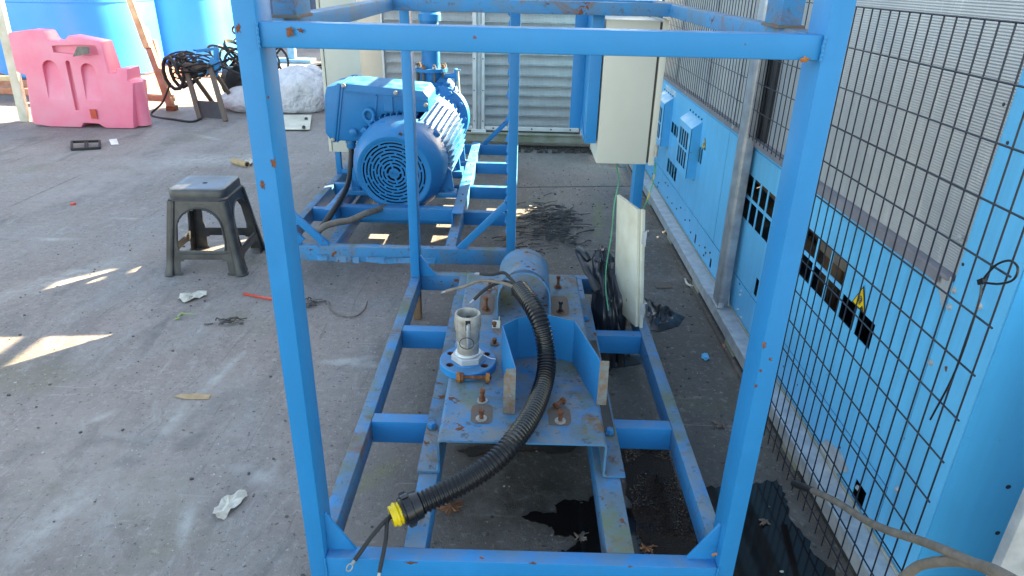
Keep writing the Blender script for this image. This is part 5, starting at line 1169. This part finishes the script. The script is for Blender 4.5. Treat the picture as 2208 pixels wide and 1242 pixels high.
def leaf(px, py, s, rot, label, mat='leaf', z=.006):
    c = GZ(px, py); bm = B(); cv = bm.verts.new((c.x, c.y, z+.008)); rim = []
    LP = [(-172, .30), (-160, .62), (-150, .50), (-140, .72), (-128, .52), (-112, .40), (-100, .62), (-88, .60), (-76, .98), (-66, .72), (-58, .80), (-45, .42), (-34, .60), (-24, .66), (-12, .88), (0, 1.12), (12, .86), (24, .68), (34, .58), (45, .40), (58, .84), (66, .70), (76, 1.0), (88, .58), (100, .64), (112, .42), (128, .50), (140, .70), (150, .48), (160, .60), (172, .30)]
    for i, (dg, k) in enumerate(LP):
        a = rot+math.radians(dg); k *= .85+.3*mnoise.noise(Vector((i*.7, px, 0)))
        rim.append(bm.verts.new((c.x+math.cos(a)*s*k, c.y+math.sin(a)*s*k, z+.016*abs(mnoise.noise(Vector((i*.35, py, 3))))+.012*k*k*abs(mnoise.noise(Vector((px, i*.12, 1)))))))
    for i in range(len(rim)-1): bm.faces.new((cv, rim[i], rim[i+1]))
    r = bmesh.ops.extrude_face_region(bm, geom=list(bm.faces)); bmesh.ops.translate(bm, verts=[v for v in r['geom'] if isinstance(v, bmesh.types.BMVert)], vec=(0, 0, -.0012))
    o = obj('dry_leaf', bm, mat); tag(o, label, 'leaf')
    obj('leaf_stalk', tube(B(), [(c.x, c.y, z+.004), (c.x+math.cos(rot-.3)*s*.6, c.y+math.sin(rot-.3)*s*.6, z+.008), (c.x+math.cos(rot-.35)*s*1.2, c.y+math.sin(rot-.35)*s*1.2, z+.004)], .0014, 5), mat, o); return o
leaf(972, 1098, .062, 1.9, 'big brown maple-like dry leaf on the concrete under the conduit end')
leaf(1556, 918, .042, 2.6, 'greyed dry leaf on the concrete right of the skid side rail', 'leaf_grey')
leaf(1392, 1188, .030, .6, 'orange-brown dry leaf on the wet grit inside the front right skid corner')
leaf(1648, 1128, .022, 4.2, 'small curled leaf floating in the puddle right of the corner post', 'leaf_grey')
leaf(1668, 893, .022, 3.0, 'brown leaf caught at the foot of the near wire mesh', 'leaf')
leaf(1250, 1165, .028, 1.0, 'grey wet leaf at the edge of the puddle inside the skid', 'leaf_grey')
P_ = [GZ(384, 683, .01), GZ(392, 676, .016), GZ(405, 677, .012), GZ(422, 677, .008)]; o = obj('wilted_stem', tube(B(), P_, lambda t: .006-.004*t, 6), 'plant'); tag(o, 'wilted green plant stem on the concrete under the white scrap', 'stem'); obj('wilted_leaf', sheet([(P_[0].x-.012, P_[0].y-.02), (P_[0].x+.012, P_[0].y-.015), (P_[0].x+.006, P_[0].y+.012)], .002, 1, .01), 'plant', o)
o = obj('bent_wire', tube(B(), [GZ(*p, .006) for p in ((708, 650), (714, 668), (735, 680), (765, 682), (785, 668), (792, 650))], .003, 6), 'leaf_grey'); tag(o, 'thin bent strip curled on the concrete right of the near left post', 'strip')
o = obj('blue_scrap', blob(tuple(GZ(1520, 773)+Vector((0, 0, .010))), .016, .020, .012, 5, .6, 3, 3, .001, .5), 'unit'); tag(o, 'small crumpled pale blue scrap right of the skid', 'scrap')
o = obj('bone_scrap', tube(B(), [GZ(*p, .016) for p in ((1478, 602), (1482, 612), (1495, 618))], .006, 7), 'paper'); tag(o, 'small pale twisted piece at the foot of the cooler', 'scrap')
# shredded dark strips in the corridor behind the near skid
def shreds(name, cx_, cy_, sx, sy, n, seed, label, mat='litter', L_=.09):
    rr = random.Random(seed); bm = B()
    for k in range(n):
        x, y = cx_+rr.gauss(0, .45)*sx, cy_+rr.gauss(0, .45)*sy; a = rr.gauss(0, .5); l_ = L_*rr.uniform(.3, 1.4); z = .003+rr.random()*.016
        tube(bm, [(x, y, z), (x+math.cos(a)*l_*.5, y+math.sin(a)*l_*.5, z+rr.random()*.014), (x+math.cos(a+rr.uniform(-.8, .8))*l_, y+math.sin(a+.4)*l_, z)], rr.uniform(.0015, .0045), 4, 2)
    o = obj(name, bm, mat); kind(o, 'stuff'); return tag(o, label, 'debris')
shreds('shredded_strips', .66, 3.1, .22, .32, 190, 4, 'heap of dark shredded strips on the concrete in the corridor')
shreds('shredded_strips', .62, 2.75, .30, .25, 90, 6, 'thin scatter of dark strips nearer the half-pipe guard')
shreds('dead_twigs', -.55, 1.75, .06, .04, 20, 8, 'small tuft of dark twigs beside the near skid', L_=.04)
shreds('dead_twigs', -.85, 1.55, .09, .03, 22, 9, 'small tuft of dark twigs on the open concrete', L_=.04)
def grains(name, n, xr, yr, s0, s1, seed, label, mat):
    rr = random.Random(seed); bm = B()
    for k in range(n):
        x, y, s = rr.uniform(*xr), rr.uniform(*yr), rr.uniform(s0, s1)*(.6+.8*rr.random()); a = rr.random()*6
        pts = [(x+math.cos(a+t_)*s*rr.uniform(.6, 1.2), y+math.sin(a+t_)*s*rr.uniform(.5, 1.), .0006) for t_ in (0, 1.3, 2.5, 3.8, 5.1)]; prism(bm, pts, (0, 0, s*rr.uniform(.35, .8)))
    o = obj(name, bm, mat); kind(o, 'stuff'); return tag(o, label, 'grit')
grains('dark_grit', 900, (-2.2, 1.35), (.0, 4.8), .0016, .0055, 11, 'dark grit and crumbs scattered over the concrete', 'litter')
grains('dark_grit', 420, (.45, 1.38), (.3, 4.0), .002, .007, 12, 'dark crumbs strewn along the corridor by the cooler', 'litter')
grains('pale_grit', 160, (-2.2, 1.35), (.0, 4.8), .0016, .005, 13, 'pale stone chips scattered over the concrete', 'stone')
grains('brown_grit', 500, (1.40, 1.55), (.1, 4.3), .003, .008, 14, 'brown grit under the base rail of the cooler', 'timber')
GR = {'dry_leaf': 'dry leaves on the ground', 'mesh_fence_panel': 'wire mesh panels along the cooler', 'water_tank': 'blue water tanks', 'sack': 'white sacks', 'plastic_film': 'pieces of black film', 'warning_sign': 'triangle warning stickers',
      'power_cable': 'motor power cables', 'grey_cable': 'thick grey cables', 'earth_wire': 'wires hanging from the beige cabinet', 'mesh_post': 'pale strips behind the far mesh', 'torn_scrap': 'torn white scraps', 'cable_heap': 'cable tangles on the rack'}
for o in COL.objects:
    b_ = o.name.split('.')[0]
    if o.parent is None and b_ in GR: o['group'] = GR[b_]
bpy.context.view_layer.update()
